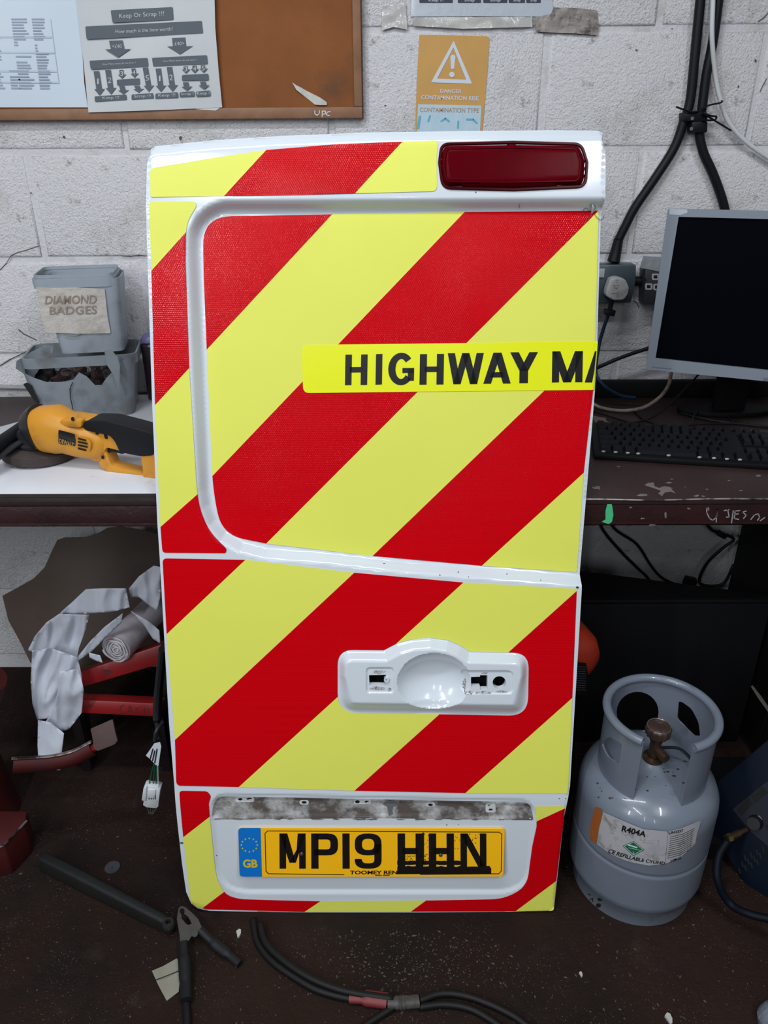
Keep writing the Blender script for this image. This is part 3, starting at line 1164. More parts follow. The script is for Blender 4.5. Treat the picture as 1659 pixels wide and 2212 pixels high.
# ---------------------------------------------------------------- wiring hanging out of the hinge side
m_loom = mat('black_loom_tape', (0.012, 0.012, 0.014), 0.55, bump=(160, 0.3, 0.002))
m_conn = mat('white_nylon', (0.62, 0.64, 0.66), 0.35)
LY = 1.20
lp = [on_y(352, 1400, LY + .06), on_y(342, 1500, LY + .05), on_y(340, 1560, LY + .03), on_y(343, 1600, LY)]
loom = mk('wiring_loom', tube(spline(lp), [0.016] * 8 + [0.017] * 8 + [0.009] * 9, 10, flat=0.5), m_loom, door)
tag(loom, 'black taped wiring loom with a white plug')
mk('loom_tail', tube(spline([on_y(352, 1560, LY + .02), on_y(338, 1578, LY + .0), on_y(334, 1600, LY - .005)]), 0.004, 8), m_loom, loom)
lab = [(333, 1606), (345, 1603), (348, 1612), (342, 1655), (336, 1652), (322, 1638), (315, 1632), (325, 1618)]
sheet_px('cable_label', lab, lambda x, y: on_y(x, y, LY - 0.012 - 0.0006 * (x - 315)), mat('label_paper', (0.62, 0.66, 0.74), 0.4), loom, step=6, solid=0.0006)
flat_px('label_print', strokes([[(330, 1618), (324, 1640)], [(334, 1622), (329, 1644)], [(339, 1618), (334, 1648)]], 2.2), lambda x, y: on_y(x, y, LY - 0.014 - 0.0006 * (x - 315)), m_blk, loom)
m_gw = mat('green_wire', (0.01, 0.09, 0.05), 0.4)
m_ww = mat('pale_wire', (0.45, 0.45, 0.42), 0.4)
for k, (a, b) in enumerate([((331, 1655), (323, 1692)), ((335, 1655), (331, 1692)), ((339, 1657), (337, 1692)), ((341, 1658), (342, 1692))]):
    mk('wire', tube(spline([on_y(342, 1640, LY), on_y(*a, LY), on_y(*b, LY)]), 0.0013, 6), m_gw if k < 3 else m_ww, loom)
cn = empty('connector_plug', on_y(329, 1715, LY), None, loom)
s = 0.00093
P0 = Vector((0, -1, 0))


def cpx(poly, t0, t1):
    return prism_px(poly, (0, LY, 0), (0, -1, 0), t0, t1)


mk('plug_body', cpx([(317, 1692), (344, 1694), (347, 1701), (344, 1736), (340, 1740), (318, 1738), (311, 1733)], -0.008, 0.008), m_conn, cn, bevel=0.0012)
mk('plug_shell', cpx([(313, 1694), (320, 1691), (318, 1722), (309, 1720)], -0.010, 0.0115), m_conn, cn, bevel=0.001)
mk('plug_shell', cpx([(343, 1695), (349, 1698), (346, 1723), (340, 1722)], -0.010, 0.0115), m_conn, cn, bevel=0.001)
mk('plug_latch', cpx([(323, 1697), (339, 1698), (337, 1716), (321, 1715)], 0.008, 0.011), m_conn, cn, bevel=0.0008)
flat_px('plug_slots', [rrect(321 + 4.5 * k, 1717, 323 + 4.5 * k, 1727, 0.4) for k in range(5)], lambda x, y: on_y(x, y, LY - 0.0084), m_void, cn)
for k in range(4):
    x = 316 + 7 * k
    mk('contact_pin', tube([on_y(x, 1738, LY), on_y(x + 1.5 - 1.2 * (k - 1.5), 1748, LY), on_y(322 + 2.5 * k, 1758, LY - 0.003)], 0.0008, 6), mat('bright_pin', (0.6, 0.58, 0.54), 0.3, 0.9), cn)

# ================================================================ workbench
from mathutils import noise as mnoise
BT = 0.84
BF = on_z(1460, 1077, BT).y              # front edge
m_bench = mat('dark_painted_steel', (0.040, 0.021, 0.020), 0.42, vary=(9.0, 0.4), dirt=(7.0, 0.55, 0.75, (0.020, 0.020, 0.021), 8), dirt2=(26.0, 0.70, 0.76, (0.16, 0.13, 0.12), 9), bump=(60, 0.25, 0.003))
m_rail = mat('oxide_red_rail', (0.030, 0.008, 0.009), 0.45, vary=(12.0, 0.5), dirt=(34.0, 0.70, 0.78, (0.14, 0.10, 0.09), 8), bump=(70, 0.3, 0.003))
bench = tag(empty('workbench', (0, (BF + WALL_Y) / 2, 0)), 'dark oxide red steel workbench along the wall behind the door', 'workbench')
bxl, bxr = -1.55, 1.60
mk('bench_top', box(bxl, BF, BT - 0.012, bxr, WALL_Y - 0.004, BT), m_bench, bench, bevel=0.002)
zb = on_y(800, 1136, BF).z
mk('front_rail', cat(box(bxl, BF + 0.001, zb, bxr, BF + 0.007, BT - 0.0125), box(bxl, BF + 0.001, zb, bxr, BF + 0.05, zb + 0.006)), m_rail, bench, bevel=0.0012)
mk('rear_rail', box(bxl, WALL_Y - 0.06, zb, bxr, WALL_Y - 0.05, BT - 0.0125), m_rail, bench)
for x in (-1.50, -0.02, 1.55):
    for y in (BF + 0.075, WALL_Y - 0.085):
        mk('leg', box(x - 0.025, y - 0.025, 0.0, x + 0.025, y + 0.025, BT - 0.0125), m_rail, bench, bevel=0.002)
# bright worn lip along the front edge
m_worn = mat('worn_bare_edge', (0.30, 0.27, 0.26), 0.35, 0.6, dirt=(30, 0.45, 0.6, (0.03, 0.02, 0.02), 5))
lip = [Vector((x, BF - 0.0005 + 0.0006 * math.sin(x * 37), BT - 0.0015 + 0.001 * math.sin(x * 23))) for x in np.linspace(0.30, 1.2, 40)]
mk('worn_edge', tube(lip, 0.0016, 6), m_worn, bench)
# chipped paint, paint dab and scribbles on top and rail
m_chip = mat('pale_chipped_patch', (0.20, 0.17, 0.17), 0.6, vary=(30, 0.4))
topm = lambda x, y: on_z(x, y, BT + 0.0006)
railm = lambda x, y: on_y(x, y, BF + 0.0004)
random.seed(11)
flat_px('paint_chip', [[(1392, 1048), (1400, 1043), (1412, 1042), (1414, 1050), (1424, 1054), (1434, 1050), (1447, 1052), (1452, 1058), (1460, 1066), (1448, 1062), (1436, 1064), (1430, 1072), (1422, 1066), (1428, 1060), (1410, 1054)]], topm, m_chip, bench)
for x, y, rx, ry in [(1445, 1043, 11, 2.5), (1389, 1070, 14, 4), (1504, 1071, 8, 3.5), (1519, 1072, 5, 2.5), (1451, 1035, 5, 1.3), (1575, 1038, 4, 2), (1638, 1028, 8, 3), (1336, 1008, 5, 2), (1290, 1054, 12, 6), (1600, 1060, 6, 1.5), (1480, 1052, 1.5, 1.5), (1527, 1057, 4, 2)]:
    blot('paint_chip', x, y, rx, ry, topm, m_chip, bench, 14, 0.6)
flat_px('brown_label_scrap', [[(1281, 897), (1296, 901), (1310, 903), (1308, 907), (1315, 912), (1296, 911), (1288, 914), (1281, 906)]], topm, mat('brown_paper', (0.16, 0.11, 0.09), 0.8), bench)
m_green = mat('green_paint', (0.07, 0.50, 0.22), 0.45)
flat_px('green_paint_dab', [[(1312, 1088), (1321, 1087), (1323, 1096), (1325, 1112), (1322, 1127), (1315, 1132), (1308, 1130), (1300, 1127), (1308, 1122), (1308, 1104)]], railm, m_green, bench)
m_chalk = mat('pale_pen', (0.30, 0.28, 0.28), 0.7)
sc = [[(1526, 1098), (1527, 1108), (1533, 1120), (1540, 1124), (1547, 1118), (1549, 1100), (1547, 1128)], [(1564, 1103), (1575, 1101)], [(1572, 1101), (1575, 1117), (1569, 1117)], [(1584, 1103), (1580, 1130)],
      [(1588, 1104), (1586, 1120), (1596, 1122)], [(1587, 1111), (1595, 1110)], [(1588, 1104), (1598, 1103)], [(1612, 1104), (1604, 1106), (1612, 1113), (1606, 1120)], [(1622, 1122), (1630, 1112), (1638, 1110), (1641, 1118), (1636, 1124)], [(1652, 1118), (1642, 1125)]]
for l in sc:
    flat_px('pen_scribble', strokes([l], 2.4), railm, m_chalk, bench)
for x, y, rx, ry in [(1388, 1120, 9, 3), (1408, 1134, 13, 2.5), (1438, 1112, 4, 10), (1362, 1096, 4, 3), (1488, 1099, 5, 3), (1530, 1099, 5, 5)]:
    blot('rail_chip', x, y, rx, ry, railm, m_chip, bench, 12, 0.6)
# loose lip of an underlay under the white board
m_under = mat('dark_underlay', (0.045, 0.035, 0.033), 0.6, vary=(20, 0.5))
BTW = BT + 0.012
wy = on_z(150, 1066, BTW).y
mk('underlay_edge', cat(box(-1.3, BF - 0.002, BT + 0.0005, -0.40, BF + 0.02, BT + 0.0045)), m_under, bench)

m_wb = mat('white_laminate', (0.66, 0.67, 0.71), 0.30, dirt=(16.0, 0.62, 0.80, (0.45, 0.43, 0.45), 6), dirt2=(75, 0.72, 0.76, (0.12, 0.11, 0.11), 4))
wb = [(-1.25, wy), (-0.33, wy), (-0.33, WALL_Y - 0.03), (-0.66, WALL_Y - 0.03), (-0.86, 1.62), (-1.25, 1.45)]
wbo = tag(mk('white_board', prism(wb, (1, 0, 0), (0, 1, 0), (0, 0, 1), (0, 0, 0), BT + 0.005, BTW), m_wb, bevel=0.001), 'white laminate board lying on the workbench under the grinder', 'board')
mk('board_edge', box(-1.25, wy - 0.0012, BT + 0.0052, -0.33, wy - 0.0002, BTW - 0.0005), m_under, wbo)

# conduit low on the wall behind the tubs
m_pvc = mat('grey_conduit', (0.30, 0.29, 0.30), 0.5)
p0, p1 = on_y(-60, 834, WALL_Y - 0.012), on_y(345, 845, WALL_Y - 0.012)
tag(mk('wall_pipe', tube([p0, p1], 0.006, 10), m_pvc), 'thin grey pipe along the wall at bench level', 'pipe')
# black upstand against the wall on the computer side
up0 = on_y(1275, 824, WALL_Y - 0.03).z
m_dkboard = mat('black_board', (0.005, 0.005, 0.006), 0.65, spec=0.2, vary=(12, 0.4))
tag(mk('black_upstand', box(0.30, WALL_Y - 0.035, BT + 0.0005, 1.55, WALL_Y - 0.012, up0), m_dkboard, bevel=0.002), 'black upstand board at the back of the bench behind the keyboard', 'board')

# ================================================================ things on the wall
m_cork = mat('brown_hardboard', (0.275, 0.098, 0.032), 0.75, spec=0.2, vary=(9, 0.25), dirt=(5, 0.60, 0.8, (0.12, 0.06, 0.035), 8), speck=(420, 0.12, (0.50, 0.34, 0.22)), bump=(300, 0.2, 0.001))
m_frame = mat('pine_frame', (0.30, 0.150, 0.080), 0.5, vary=(30, 0.3), dirt=(40, 0.68, 0.75, (0.08, 0.04, 0.02), 6))
nb = tag(empty('notice_board', on_y(400, 255, WALL_Y)), 'brown wooden framed notice board fixed to the block wall', 'notice board')
by = WALL_Y - 0.003
L0 = on_y(-260, 255, by - 0.015)
R0 = on_y(783, 255, by - 0.015)
zt = R0.z + 0.55
mk('backing_panel', box(L0.x, by - 0.010, R0.z + 0.004, R0.x - 0.004, by, zt), m_cork, nb)
fwid = 0.021
mk('frame_bottom', box(L0.x, by - 0.018, R0.z, R0.x, by - 0.0105, R0.z + fwid), m_frame, nb, bevel=0.0015)
mk('frame_side', box(R0.x - 0.017, by - 0.018, R0.z + fwid + 0.0004, R0.x, by - 0.0105, zt), m_frame, nb, bevel=0.0015)
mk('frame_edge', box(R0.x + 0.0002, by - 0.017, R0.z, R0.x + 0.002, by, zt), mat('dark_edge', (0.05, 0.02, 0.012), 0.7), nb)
m_wpen = mat('white_pen', (0.70, 0.70, 0.70), 0.6)
frm = lambda x, y: on_y(x, y, by - 0.0186)
for l in [[(680, 239), (680, 246), (685, 249), (690, 245), (690, 239)], [(696, 252), (696, 240), (703, 240), (703, 246), (697, 247)], [(713, 241), (707, 242), (705, 248), (712, 250)]]:
    flat_px('pen_letter', strokes([l], 1.8), frm, m_wpen, nb)
sur = lambda x, y: on_y(x, y, by - 0.0108)
m_tapescrap = mat('torn_paper_white', (0.62, 0.60, 0.54), 0.6, vary=(60, 0.2))
tag(sheet_px('torn_tape_scrap', [(631, 178), (640, 184), (652, 190), (664, 197), (676, 203), (690, 210), (701, 217), (706, 221), (706, 227), (692, 227), (680, 226), (668, 216), (655, 206), (640, 194)], lambda x, y: on_y(x, y, by - 0.0125 - 0.002 * math.sin(x * 0.12)), m_tapescrap, step=6, solid=0.0005),
    'torn white tape scrap stuck to the brown notice board', 'tape scrap')
m_ptxt = mat('faded_print', (0.32, 0.38, 0.48), 0.7)
m_ptxt2 = mat('faded_row_tint', (0.50, 0.57, 0.66), 0.7)
m_sheetA = mat('bluish_print_paper', (0.58, 0.66, 0.74), 0.35)
m_sheetB = mat('creased_laminate_paper', (0.58, 0.60, 0.61), 0.35, vary=(12, 0.10))
ypA, ypB = by - 0.0125, by - 0.0200


def wob(Y, amp, f=0.021):
    return lambda x, y: on_y(x, y, Y - amp * (0.5 + 0.5 * math.sin(x * f + y * 0.013)))


shA = tag(sheet_px('printed_table_sheet', [(-150, -60), (170, -60), (176, 80), (182, 180), (190, 232), (0, 232), (-150, 233)], wob(ypA, 0.001), m_sheetA, step=24, solid=0.0004),
          'pale blue printed table sheet pinned to the notice board', 'paper sheet')
pA = lambda x, y: on_y(x, y, ypA - 0.0018)
rows = []
random.seed(5)
for k in range(25):
    y = 40 + k * 6.2
    sh = (y - 40) * 0.16
    for c, (x0, w) in enumerate([(-48, 44), (0, 0), (24, 34), (68, 28)]):
        if w == 0:
            w, x0 = 22, 6
            if k < 18:
                continue
        if 7 < k < 12 and c > 1:
            w *= 0.25
        if random.random() < 0.12:
            continue
        ww = w * random.uniform(0.65, 1.0)
        rows.append((x0 + sh * 0.75, y, ww))
for i, (x, y, w) in enumerate(rows):
    flat_px('table_entry', [[(x, y), (x + w, y), (x + w + 0.4, y + 3.2), (x + 0.4, y + 3.2)]], pA, m_ptxt, shA)
for y in (78, 112, 152, 176):
    flat_px('table_rule', [[(-40, y), (112 + (y - 78) * 0.15, y), (112 + (y - 78) * 0.15, y + 4), (-40, y + 4)]], lambda x, yy: on_y(x, yy, ypA - 0.0016), m_ptxt2, shA)
flat_px('table_rule', strokes([[(109, 42), (127, 181)]], 1.2), pA, m_ptxt2, shA)

shB = tag(sheet_px('flowchart_sheet', [(160, -60), (462, -60), (465, 60), (472, 150), (480, 232), (340, 238), (191, 243), (182, 150), (170, 40)], wob(ypB, 0.0025, 0.017), m_sheetB, step=16, solid=0.0004),
          'creased Keep Or Scrap flowchart sheet on the notice board', 'paper sheet')
m_ink = mat('grey_ink', (0.085, 0.105, 0.125), 0.5)
m_inkw = mat('paper_white_ink', (0.50, 0.53, 0.55), 0.5)
pB = lambda x, y: on_y(x, y, ypB - 0.0034)
pB2 = lambda x, y: on_y(x, y, ypB - 0.0040)


def fbox(pts, txt=None, tq=None):
    o = flat_px('chart_box', [round_poly(pts, 3, 3)], pB, m_ink, shB)
    if txt:
        text_px('chart_text', txt, tq, pB2, m_inkw, shB)


def farrow(x0, y0, x1, y1, w, hw, hh, txt=None, ts=6):
    """block arrow from (x0,y0) to tip (x1,y1)"""
    P = [(x0 - w / 2, y0), (x0 + w / 2, y0 - 0.04 * w), (x1 + w / 2 - 1, y1 - hh), (x1 + hw / 2, y1 - hh - 0.5), (x1, y1), (x1 - hw / 2, y1 - hh + 0.5), (x1 - w / 2 - 1, y1 - hh)]
    flat_px('chart_arrow', [P], pB, m_ink, shB)
    if txt:
        cx, cy = (x0 + x1) / 2, (y0 + y1 - hh) / 2 + 3
        n_ = len(txt) * (0.4 if txt == '1' else 1.0)
        text_px('chart_text', txt, [(cx - ts * 0.32 * n_, cy + ts * 0.5), (cx + ts * 0.32 * n_, cy + ts * 0.5 - 0.3), (cx + ts * 0.32 * n_, cy - ts * 0.5 - 0.3), (cx - ts * 0.32 * n_, cy - ts * 0.5)], pB2, m_inkw, shB)


fbox([(239, 22), (373, 15), (375, 43), (243, 49)], 'Keep Or Scrap ???', [(258, 42), (356, 36), (354, 24), (257, 30)])
fbox([(184, 57), (436, 45), (439, 72), (187, 85)], 'How much is the item worth?', [(250, 72), (373, 66), (373, 58), (249, 64)])
farrow(250, 88, 255, 124, 29, 56, 18, '<£40', 8)
farrow(386, 82, 389, 118, 29, 56, 18, '£40>', 8)
fbox([(193, 131), (319, 125), (321, 144), (196, 150)], 'How Many items do we have ?', [(221, 142), (293, 138), (293, 133), (221, 137)])
fbox([(328, 125), (447, 119), (449, 138), (331, 144)], 'How Many items do we have ?', [(352, 135), (424, 132), (424, 127), (352, 130)])
for x0, y0, x1, y1, t in [(208, 154, 215, 206, '1'), (233, 151, 240, 204, '2'), (314, 146, 322, 199, '5'), (342, 148, 348, 199, '1'), (366, 145, 373, 198, '2')]:
    farrow(x0, y0, x1, y1, 12, 23, 14, t, 12)
for x0, y0, x1, y1, t in [(262, 151, 264, 170, '3'), (288, 148, 291, 168, '4'), (401, 143, 402, 159, '3'), (420, 142, 421, 158, '4'), (438, 141, 440, 157, '5')]:
    farrow(x0, y0, x1, y1, 9, 18, 9, t, 10)
for x0, y0, x1, y1 in [(263, 186, 267, 204), (295, 185, 300, 201), (401, 178, 404, 196), (438, 176, 441, 193)]:
    farrow(x0, y0, x1, y1, 12, 24, 9)
fbox([(252, 172), (302, 169), (303, 183), (253, 185)])
fbox([(393, 162), (450, 159), (451, 173), (393, 175)])
for p, t in [([(204, 208), (273, 204), (275, 216), (205, 220)], 'Keep !!!'), ([(284, 204), (331, 201), (333, 213), (284, 216)], 'Scrap !!!'), ([(336, 202), (384, 199), (386, 211), (335, 214)], 'Keep !!!'),
             ([(388, 199), (420, 197), (421, 208), (388, 210)], 'Scrap !'), ([(423, 198), (454, 195), (455, 207), (424, 209)], 'Keep !')]:
    cx = sum(a for a, b in p) / 4
    cy = sum(b for a, b in p) / 4
    w = (p[1][0] - p[0][0]) * (0.30 if p[1][0] - p[0][0] < 60 else 0.20) + 4
    fbox(p, t, [(cx - w, cy + 4.2), (cx + w, cy + 3.2), (cx + w, cy - 4.8), (cx - w, cy - 3.8)])
tag(sheet_px('under_sheet', [(415, 232), (478, 225), (479, 230), (466, 239), (425, 236)], lambda x, y: on_y(x, y, by - 0.0191), mat('paper_white', (0.62, 0.62, 0.60), 0.6), step=10, solid=0.0003),
    'white paper corner showing under the flowchart sheet', 'paper sheet')

# danger sticker
m_or = mat('orange_sticker', (0.62, 0.34, 0.095), 0.4, vary=(14, 0.12))
m_stw = mat('sticker_white', (0.62, 0.66, 0.72), 0.4)
m_stb = mat('sticker_blue_wash', (0.50, 0.66, 0.76), 0.4, vary=(50, 0.15))
SY = WALL_Y - 0.0035
stk = tag(sheet_px('danger_sticker', [(906, 75), (1052, 78), (1057, 82), (1054, 140), (1047, 220), (1036, 345), (896, 345), (900, 180)], lambda x, y: on_y(x, y, SY), m_or, step=40, solid=0.0004),
          'orange Danger Contamination Risk sticker on the block wall', 'sticker')
s1 = lambda x, y: on_y(x, y, SY - 0.0010)
s2 = lambda x, y: on_y(x, y, SY - 0.0016)
tri = [(980, 88), (1020, 181), (931, 178)]
trin = [(979.5, 103), (1007, 172), (944, 170)]
V6 = tri + trin
flat_px('warning_triangle', [[tri[0], tri[1], trin[1], trin[0]], [tri[1], tri[2], trin[2], trin[1]], [tri[2], tri[0], trin[0], trin[2]]], s1, m_stw, stk)
flat_px('exclamation_mark', [[(973, 121), (977, 118), (982, 119), (984, 123), (981, 148), (978, 150), (974, 148)]], s1, m_stw, stk)
flat_px('exclamation_dot', [ell(976, 161, 6, 6)], s1, m_stw, stk)
text_px('sticker_text', 'DANGER', [(951, 200.5), (997, 201.5), (997, 193), (951, 192)], s1, m_stw, stk, bold=0.015)
text_px('sticker_text', 'CONTAMINATION RISK', [(910, 214.5), (1035, 217.5), (1036, 208), (910, 205.5)], s1, m_stw, stk, bold=0.015)
flat_px('white_field', [[(903, 225), (1040, 228), (1034, 340), (898, 340)]], s1, m_stb, stk)
text_px('sticker_text', 'CONTAMINATION TYPE', [(907, 241.5), (1034, 244), (1035, 233.5), (907, 232)], s2, mat('sticker_brown', (0.42, 0.27, 0.16), 0.5), stk, bold=0.012)
for l in [[(907, 252), (903, 276)], [(929, 250), (925, 262)], [(953, 262), (962, 256), (970, 262)], [(990, 262), (989, 276)], [(1008, 258), (1022, 258), (1030, 266)]]:
    flat_px('felt_pen_mark', strokes([l], 6 if l[0][0] < 910 else 4), s2, mat('teal_felt_pen', (0.12, 0.42, 0.52), 0.5), stk)

# laminated poster at the top with its tapes
m_post = mat('laminated_poster', (0.50, 0.54, 0.60), 0.2, coat=0.4, bump=(40, 0.25, 0.004))
po = tag(sheet_px('laminated_poster', [(890, -60), (1190, -60), (1195, 25), (1193, 36), (1040, 35), (888, 36)], lambda x, y: on_y(x, y, SY), m_post, step=30, solid=0.0005), 'laminated poster with dark boxes taped high on the wall', 'poster')
for a, b in [(906, 978), (989, 1039), (1044, 1096), (1099, 1134), (1137, 1168)]:
    flat_px('poster_box', [rrect(a, -16, b, 6, 2)], s1, mat('dark_slate_ink', (0.03, 0.04, 0.06), 0.4), po)
    text_px('poster_text', 'Keep !!!' if b - a > 60 else 'Scrap', [(a + (b - a) * .28, 5), (b - (b - a) * .28, 5), (b - (b - a) * .28, -2), (a + (b - a) * .28, -2)], s2, m_stw, po)
m_clear = mat('clear_sticky_tape', (0.62, 0.60, 0.57), 0.14, trans=0.0, coat=0.5, vary=(22, 0.30), bump=(45, 0.4, 0.005))
for nm, P, lb in [('sticky_tape', [(826, 14), (860, 8), (876, 6), (880, 64), (850, 58), (824, 66)], 'crumpled clear tape on the wall beside the notice board'),
                  ('sticky_tape', [(893, 37), (1150, 36), (1150, 58), (1080, 60), (1000, 62), (893, 56)], 'clear tape strip holding the lower edge of the poster')]:
    tag(sheet_px(nm, P, lambda x, y: on_y(x, y, SY - 0.0015 - 0.003 * mnoise.noise(Vector((x * 0.045, y * 0.05, 1.0)))), m_clear, step=7, solid=0.0003), lb, 'tape')
m_foil = mat('dirty_foil_tape', (0.36, 0.32, 0.29), 0.35, vary=(18, 0.5), dirt=(35, 0.5, 0.62, (0.10, 0.08, 0.07), 6), bump=(50, 0.6, 0.005))
tag(sheet_px('foil_tape', [(1150, 38), (1190, 30), (1196, 16), (1240, 17), (1290, 22), (1293, 50), (1290, 76), (1240, 72), (1204, 71), (1158, 68)], lambda x, y: on_y(x, y, SY - 0.0018 - 0.0035 * mnoise.noise(Vector((x * 0.05, y * 0.06, 4.0)))), m_foil, step=7, solid=0.0003),
    'dirty torn foil tape on the wall by the poster corner', 'tape')

# ================================================================ cables and sockets, right
m_cab = mat('black_rubber_cable', (0.0065, 0.007, 0.009), 0.5, spec=0.3)
m_wcab = mat('white_cable', (0.60, 0.62, 0.64), 0.45)
CY = WALL_Y - 0.018


def wcable(name, px, r, m, label, catg='cable', Y=CY, group=None, seg=6, lift=None):
    pts = [on_y(p[0], p[1], p[2] if len(p) > 2 else Y) for p in px]
    return tag(mk(name, tube(spline(pts, seg), r, 10), m, sharp=180), label, catg, group)


wcable('power_cable', [(1522, -80), (1513, 0), (1502, 110), (1491, 215), (1477, 262), (1456, 320), (1415, 385), (1372, 448), (1350, 490), (1335, 520)], 0.0098, m_cab, 'thick black cable running down the wall to the grey socket')
wcable('power_cable', [(1562, -80), (1552, 0), (1540, 90), (1526, 160), (1517, 230), (1510, 275), (1518, 325), (1540, 375), (1560, 430), (1572, 480)], 0.0098, m_cab, 'thick black cable running down the wall behind the monitor')
wcable('white_cable', [(1541, -80, CY - 0.018), (1540, 0, CY - 0.018), (1538, 80, CY - 0.018), (1545, 160, CY - 0.005), (1556, 215, CY - 0.002), (1575, 265), (1610, 305), (1659, 340), (1720, 375)], 0.0048, m_wcab, 'thin white cable curving down the block wall')
# cable gland, taper into the socket box
cl = tag(empty('cable_cleat', on_y(1500, 265, WALL_Y)), 'black plastic cable cleat with tie tails and two screws on the wall', 'cable cleat')
cy2 = CY - 0.012
mk('cleat_block', prism_px(round_poly([(1466, 244), (1516, 242), (1518, 262), (1466, 262)], 3, 2), (0, WALL_Y - 0.004, 0), (0, -1, 0), 0, 0.030), m_cab, cl, bevel=0.0015)
mk('cleat_block', prism_px(round_poly([(1484, 263), (1518, 262), (1517, 286), (1484, 288)], 4, 2), (0, WALL_Y - 0.004, 0), (0, -1, 0), 0, 0.030), m_cab, cl, bevel=0.0015)
for x, y in [(1495, 256), (1493, 278)]:
    c = on_y(x, y, WALL_Y - 0.0345)
    mk('cleat_screw', cyl(c, c + Vector((0, -0.0016, 0)), 0.0035, n=12), mat('zinc_screw', (0.5, 0.5, 0.5), 0.3, 0.9), cl)
for P in [[(1461, 231), (1475, 236), (1500, 242), (1530, 228), (1556, 222), (1560, 217)], [(1516, 246), (1530, 252), (1556, 268), (1579, 282)], [(1517, 244), (1535, 250), (1547, 252), (1543, 259), (1518, 260)]]:
    mk('tie_tail', tube(spline([on_y(x, y, cy2 - 0.008) for x, y in P], 5), 0.0042, 8, flat=0.45), m_cab, cl)

m_box = mat('grey_metal_box', (0.10, 0.13, 0.15), 0.4, 0.4, vary=(20, 0.2))
m_box2 = mat('dark_metal_box', (0.045, 0.050, 0.060), 0.45, 0.4)
sk1 = tag(empty('socket_outlet', on_y(1330, 650, WALL_Y)), 'grey metal clad wall socket with a white plug beside the door edge', 'wall socket')
mk('back_box', prism_px([(1262, 567), (1364, 566), (1363, 600), (1353, 647), (1255, 649)], (0, WALL_Y - 0.002, 0), (0, -1, 0), 0, 0.040), m_box, sk1, bevel=0.003)
mk('cable_gland', tube([on_y(1336, 518, CY), on_y(1330, 545, CY), on_y(1325, 566, WALL_Y - 0.022)], [0.0105, 0.0125, 0.0145], 14), m_cab, sk1)
mk('switch_rocker', prism_px([(1294, 580), (1306, 580), (1304, 599), (1292, 599)], (0, WALL_Y - 0.0425, 0), (0, -1, 0), 0, 0.004), mat('pale_grey_plastic', (0.42, 0.44, 0.46), 0.4), sk1, bevel=0.0008)
pl = tag(empty('mains_plug', on_y(1325, 640, WALL_Y - 0.06)), 'grubby white mains plug pushed into the grey socket', 'plug')
m_plug = mat('grubby_white_plastic', (0.48, 0.48, 0.47), 0.45, dirt=(40, 0.5, 0.75, (0.20, 0.18, 0.17), 6))
mk('plug_body', prism_px(round_poly([(1312, 598), (1326, 594), (1344, 599), (1352, 616), (1349, 632), (1340, 643), (1318, 644), (1302, 634), (1304, 620)], 5, 3), (0, WALL_Y - 0.0465, 0), (0, -1, 0), 0, 0.030), m_plug, pl, bevel=0.004, bevel_seg=3)
pm = lambda x, y: on_y(x, y, WALL_Y - 0.0772)
flat_px('plug_marking', strokes([[(1330, 605), (1336, 605)], [(1333, 605), (1333, 612)], [(1323, 617), (1338, 616)], [(1324, 620), (1336, 619.5)], [(1325, 623), (1335, 622.5)], [(1321, 634), (1335, 633)]], 1.2), pm, m_smear, pl)
mk('cord_grip', tube([on_y(1323, 642, WALL_Y - 0.055), on_y(1319, 660, WALL_Y - 0.055), on_y(1316, 672, WALL_Y - 0.055)], [0.006, 0.0055, 0.005], 10), m_cab, pl)
mk('cord_clip', prism_px([(1304, 666), (1327, 669), (1323, 681), (1302, 677)], (0, WALL_Y - 0.050, 0), (0, -1, 0), 0, 0.016), m_cab, pl, bevel=0.001)
m_bluec = mat('dark_blue_cable', (0.004, 0.020, 0.048), 0.45, spec=0.3)
wcable('blue_cable', [(1315, 678, WALL_Y - 0.055), (1305, 705, WALL_Y - 0.055), (1294, 745, WALL_Y - 0.06), (1287, 790, WALL_Y - 0.08), (1290, 815, WALL_Y - 0.10), (1310, 838, WALL_Y - 0.11), (1340, 855, WALL_Y - 0.11), (1373, 860, WALL_Y - 0.11)], 0.0042, m_bluec, 'dark blue cable hanging from the mains plug onto the bench')
cj = on_y(1371, 610, WALL_Y - 0.02)
tag(mk('conduit_stub', tube([on_y(1353, 606, WALL_Y - 0.02), on_y(1395, 608, WALL_Y - 0.02)], 0.0105, 14), m_cab), 'short dark conduit joining the two wall sockets', 'conduit')
sk2 = tag(empty('double_socket', on_y(1420, 660, WALL_Y)), 'dark metal double wall socket partly hidden by the monitor', 'wall socket')
mk('back_box', prism_px([(1381, 575), (1500, 575), (1490, 652), (1378, 650)], (0, WALL_Y - 0.002, 0), (0, -1, 0), 0, 0.046), m_box2, sk2, bevel=0.003)
fm = lambda x, y: on_y(x, y, WALL_Y - 0.0486)
fm2 = lambda x, y: on_y(x, y, WALL_Y - 0.0490)
m_pin = mat('pale_pin_surround', (0.42, 0.42, 0.42), 0.5)
for x, y in [(1416, 598), (1401.5, 619), (1419, 620)]:
    flat_px('pin_surround', [rrect(x - 8, y - 7, x + 8, y + 7, 4)], fm, m_pin, sk2)
    flat_px('pin_slot', [rrect(x - 4, y - 3.5, x + 4, y + 3.5, 1)], fm2, m_void, sk2)
flat_px('face_screw', [ell(1393, 604, 3.2, 3.5, 12)], fm, m_void, sk2)
m_silver = mat('silver_tape', (0.40, 0.42, 0.46), 0.3, 0.3, bump=(60, 0.5, 0.004))
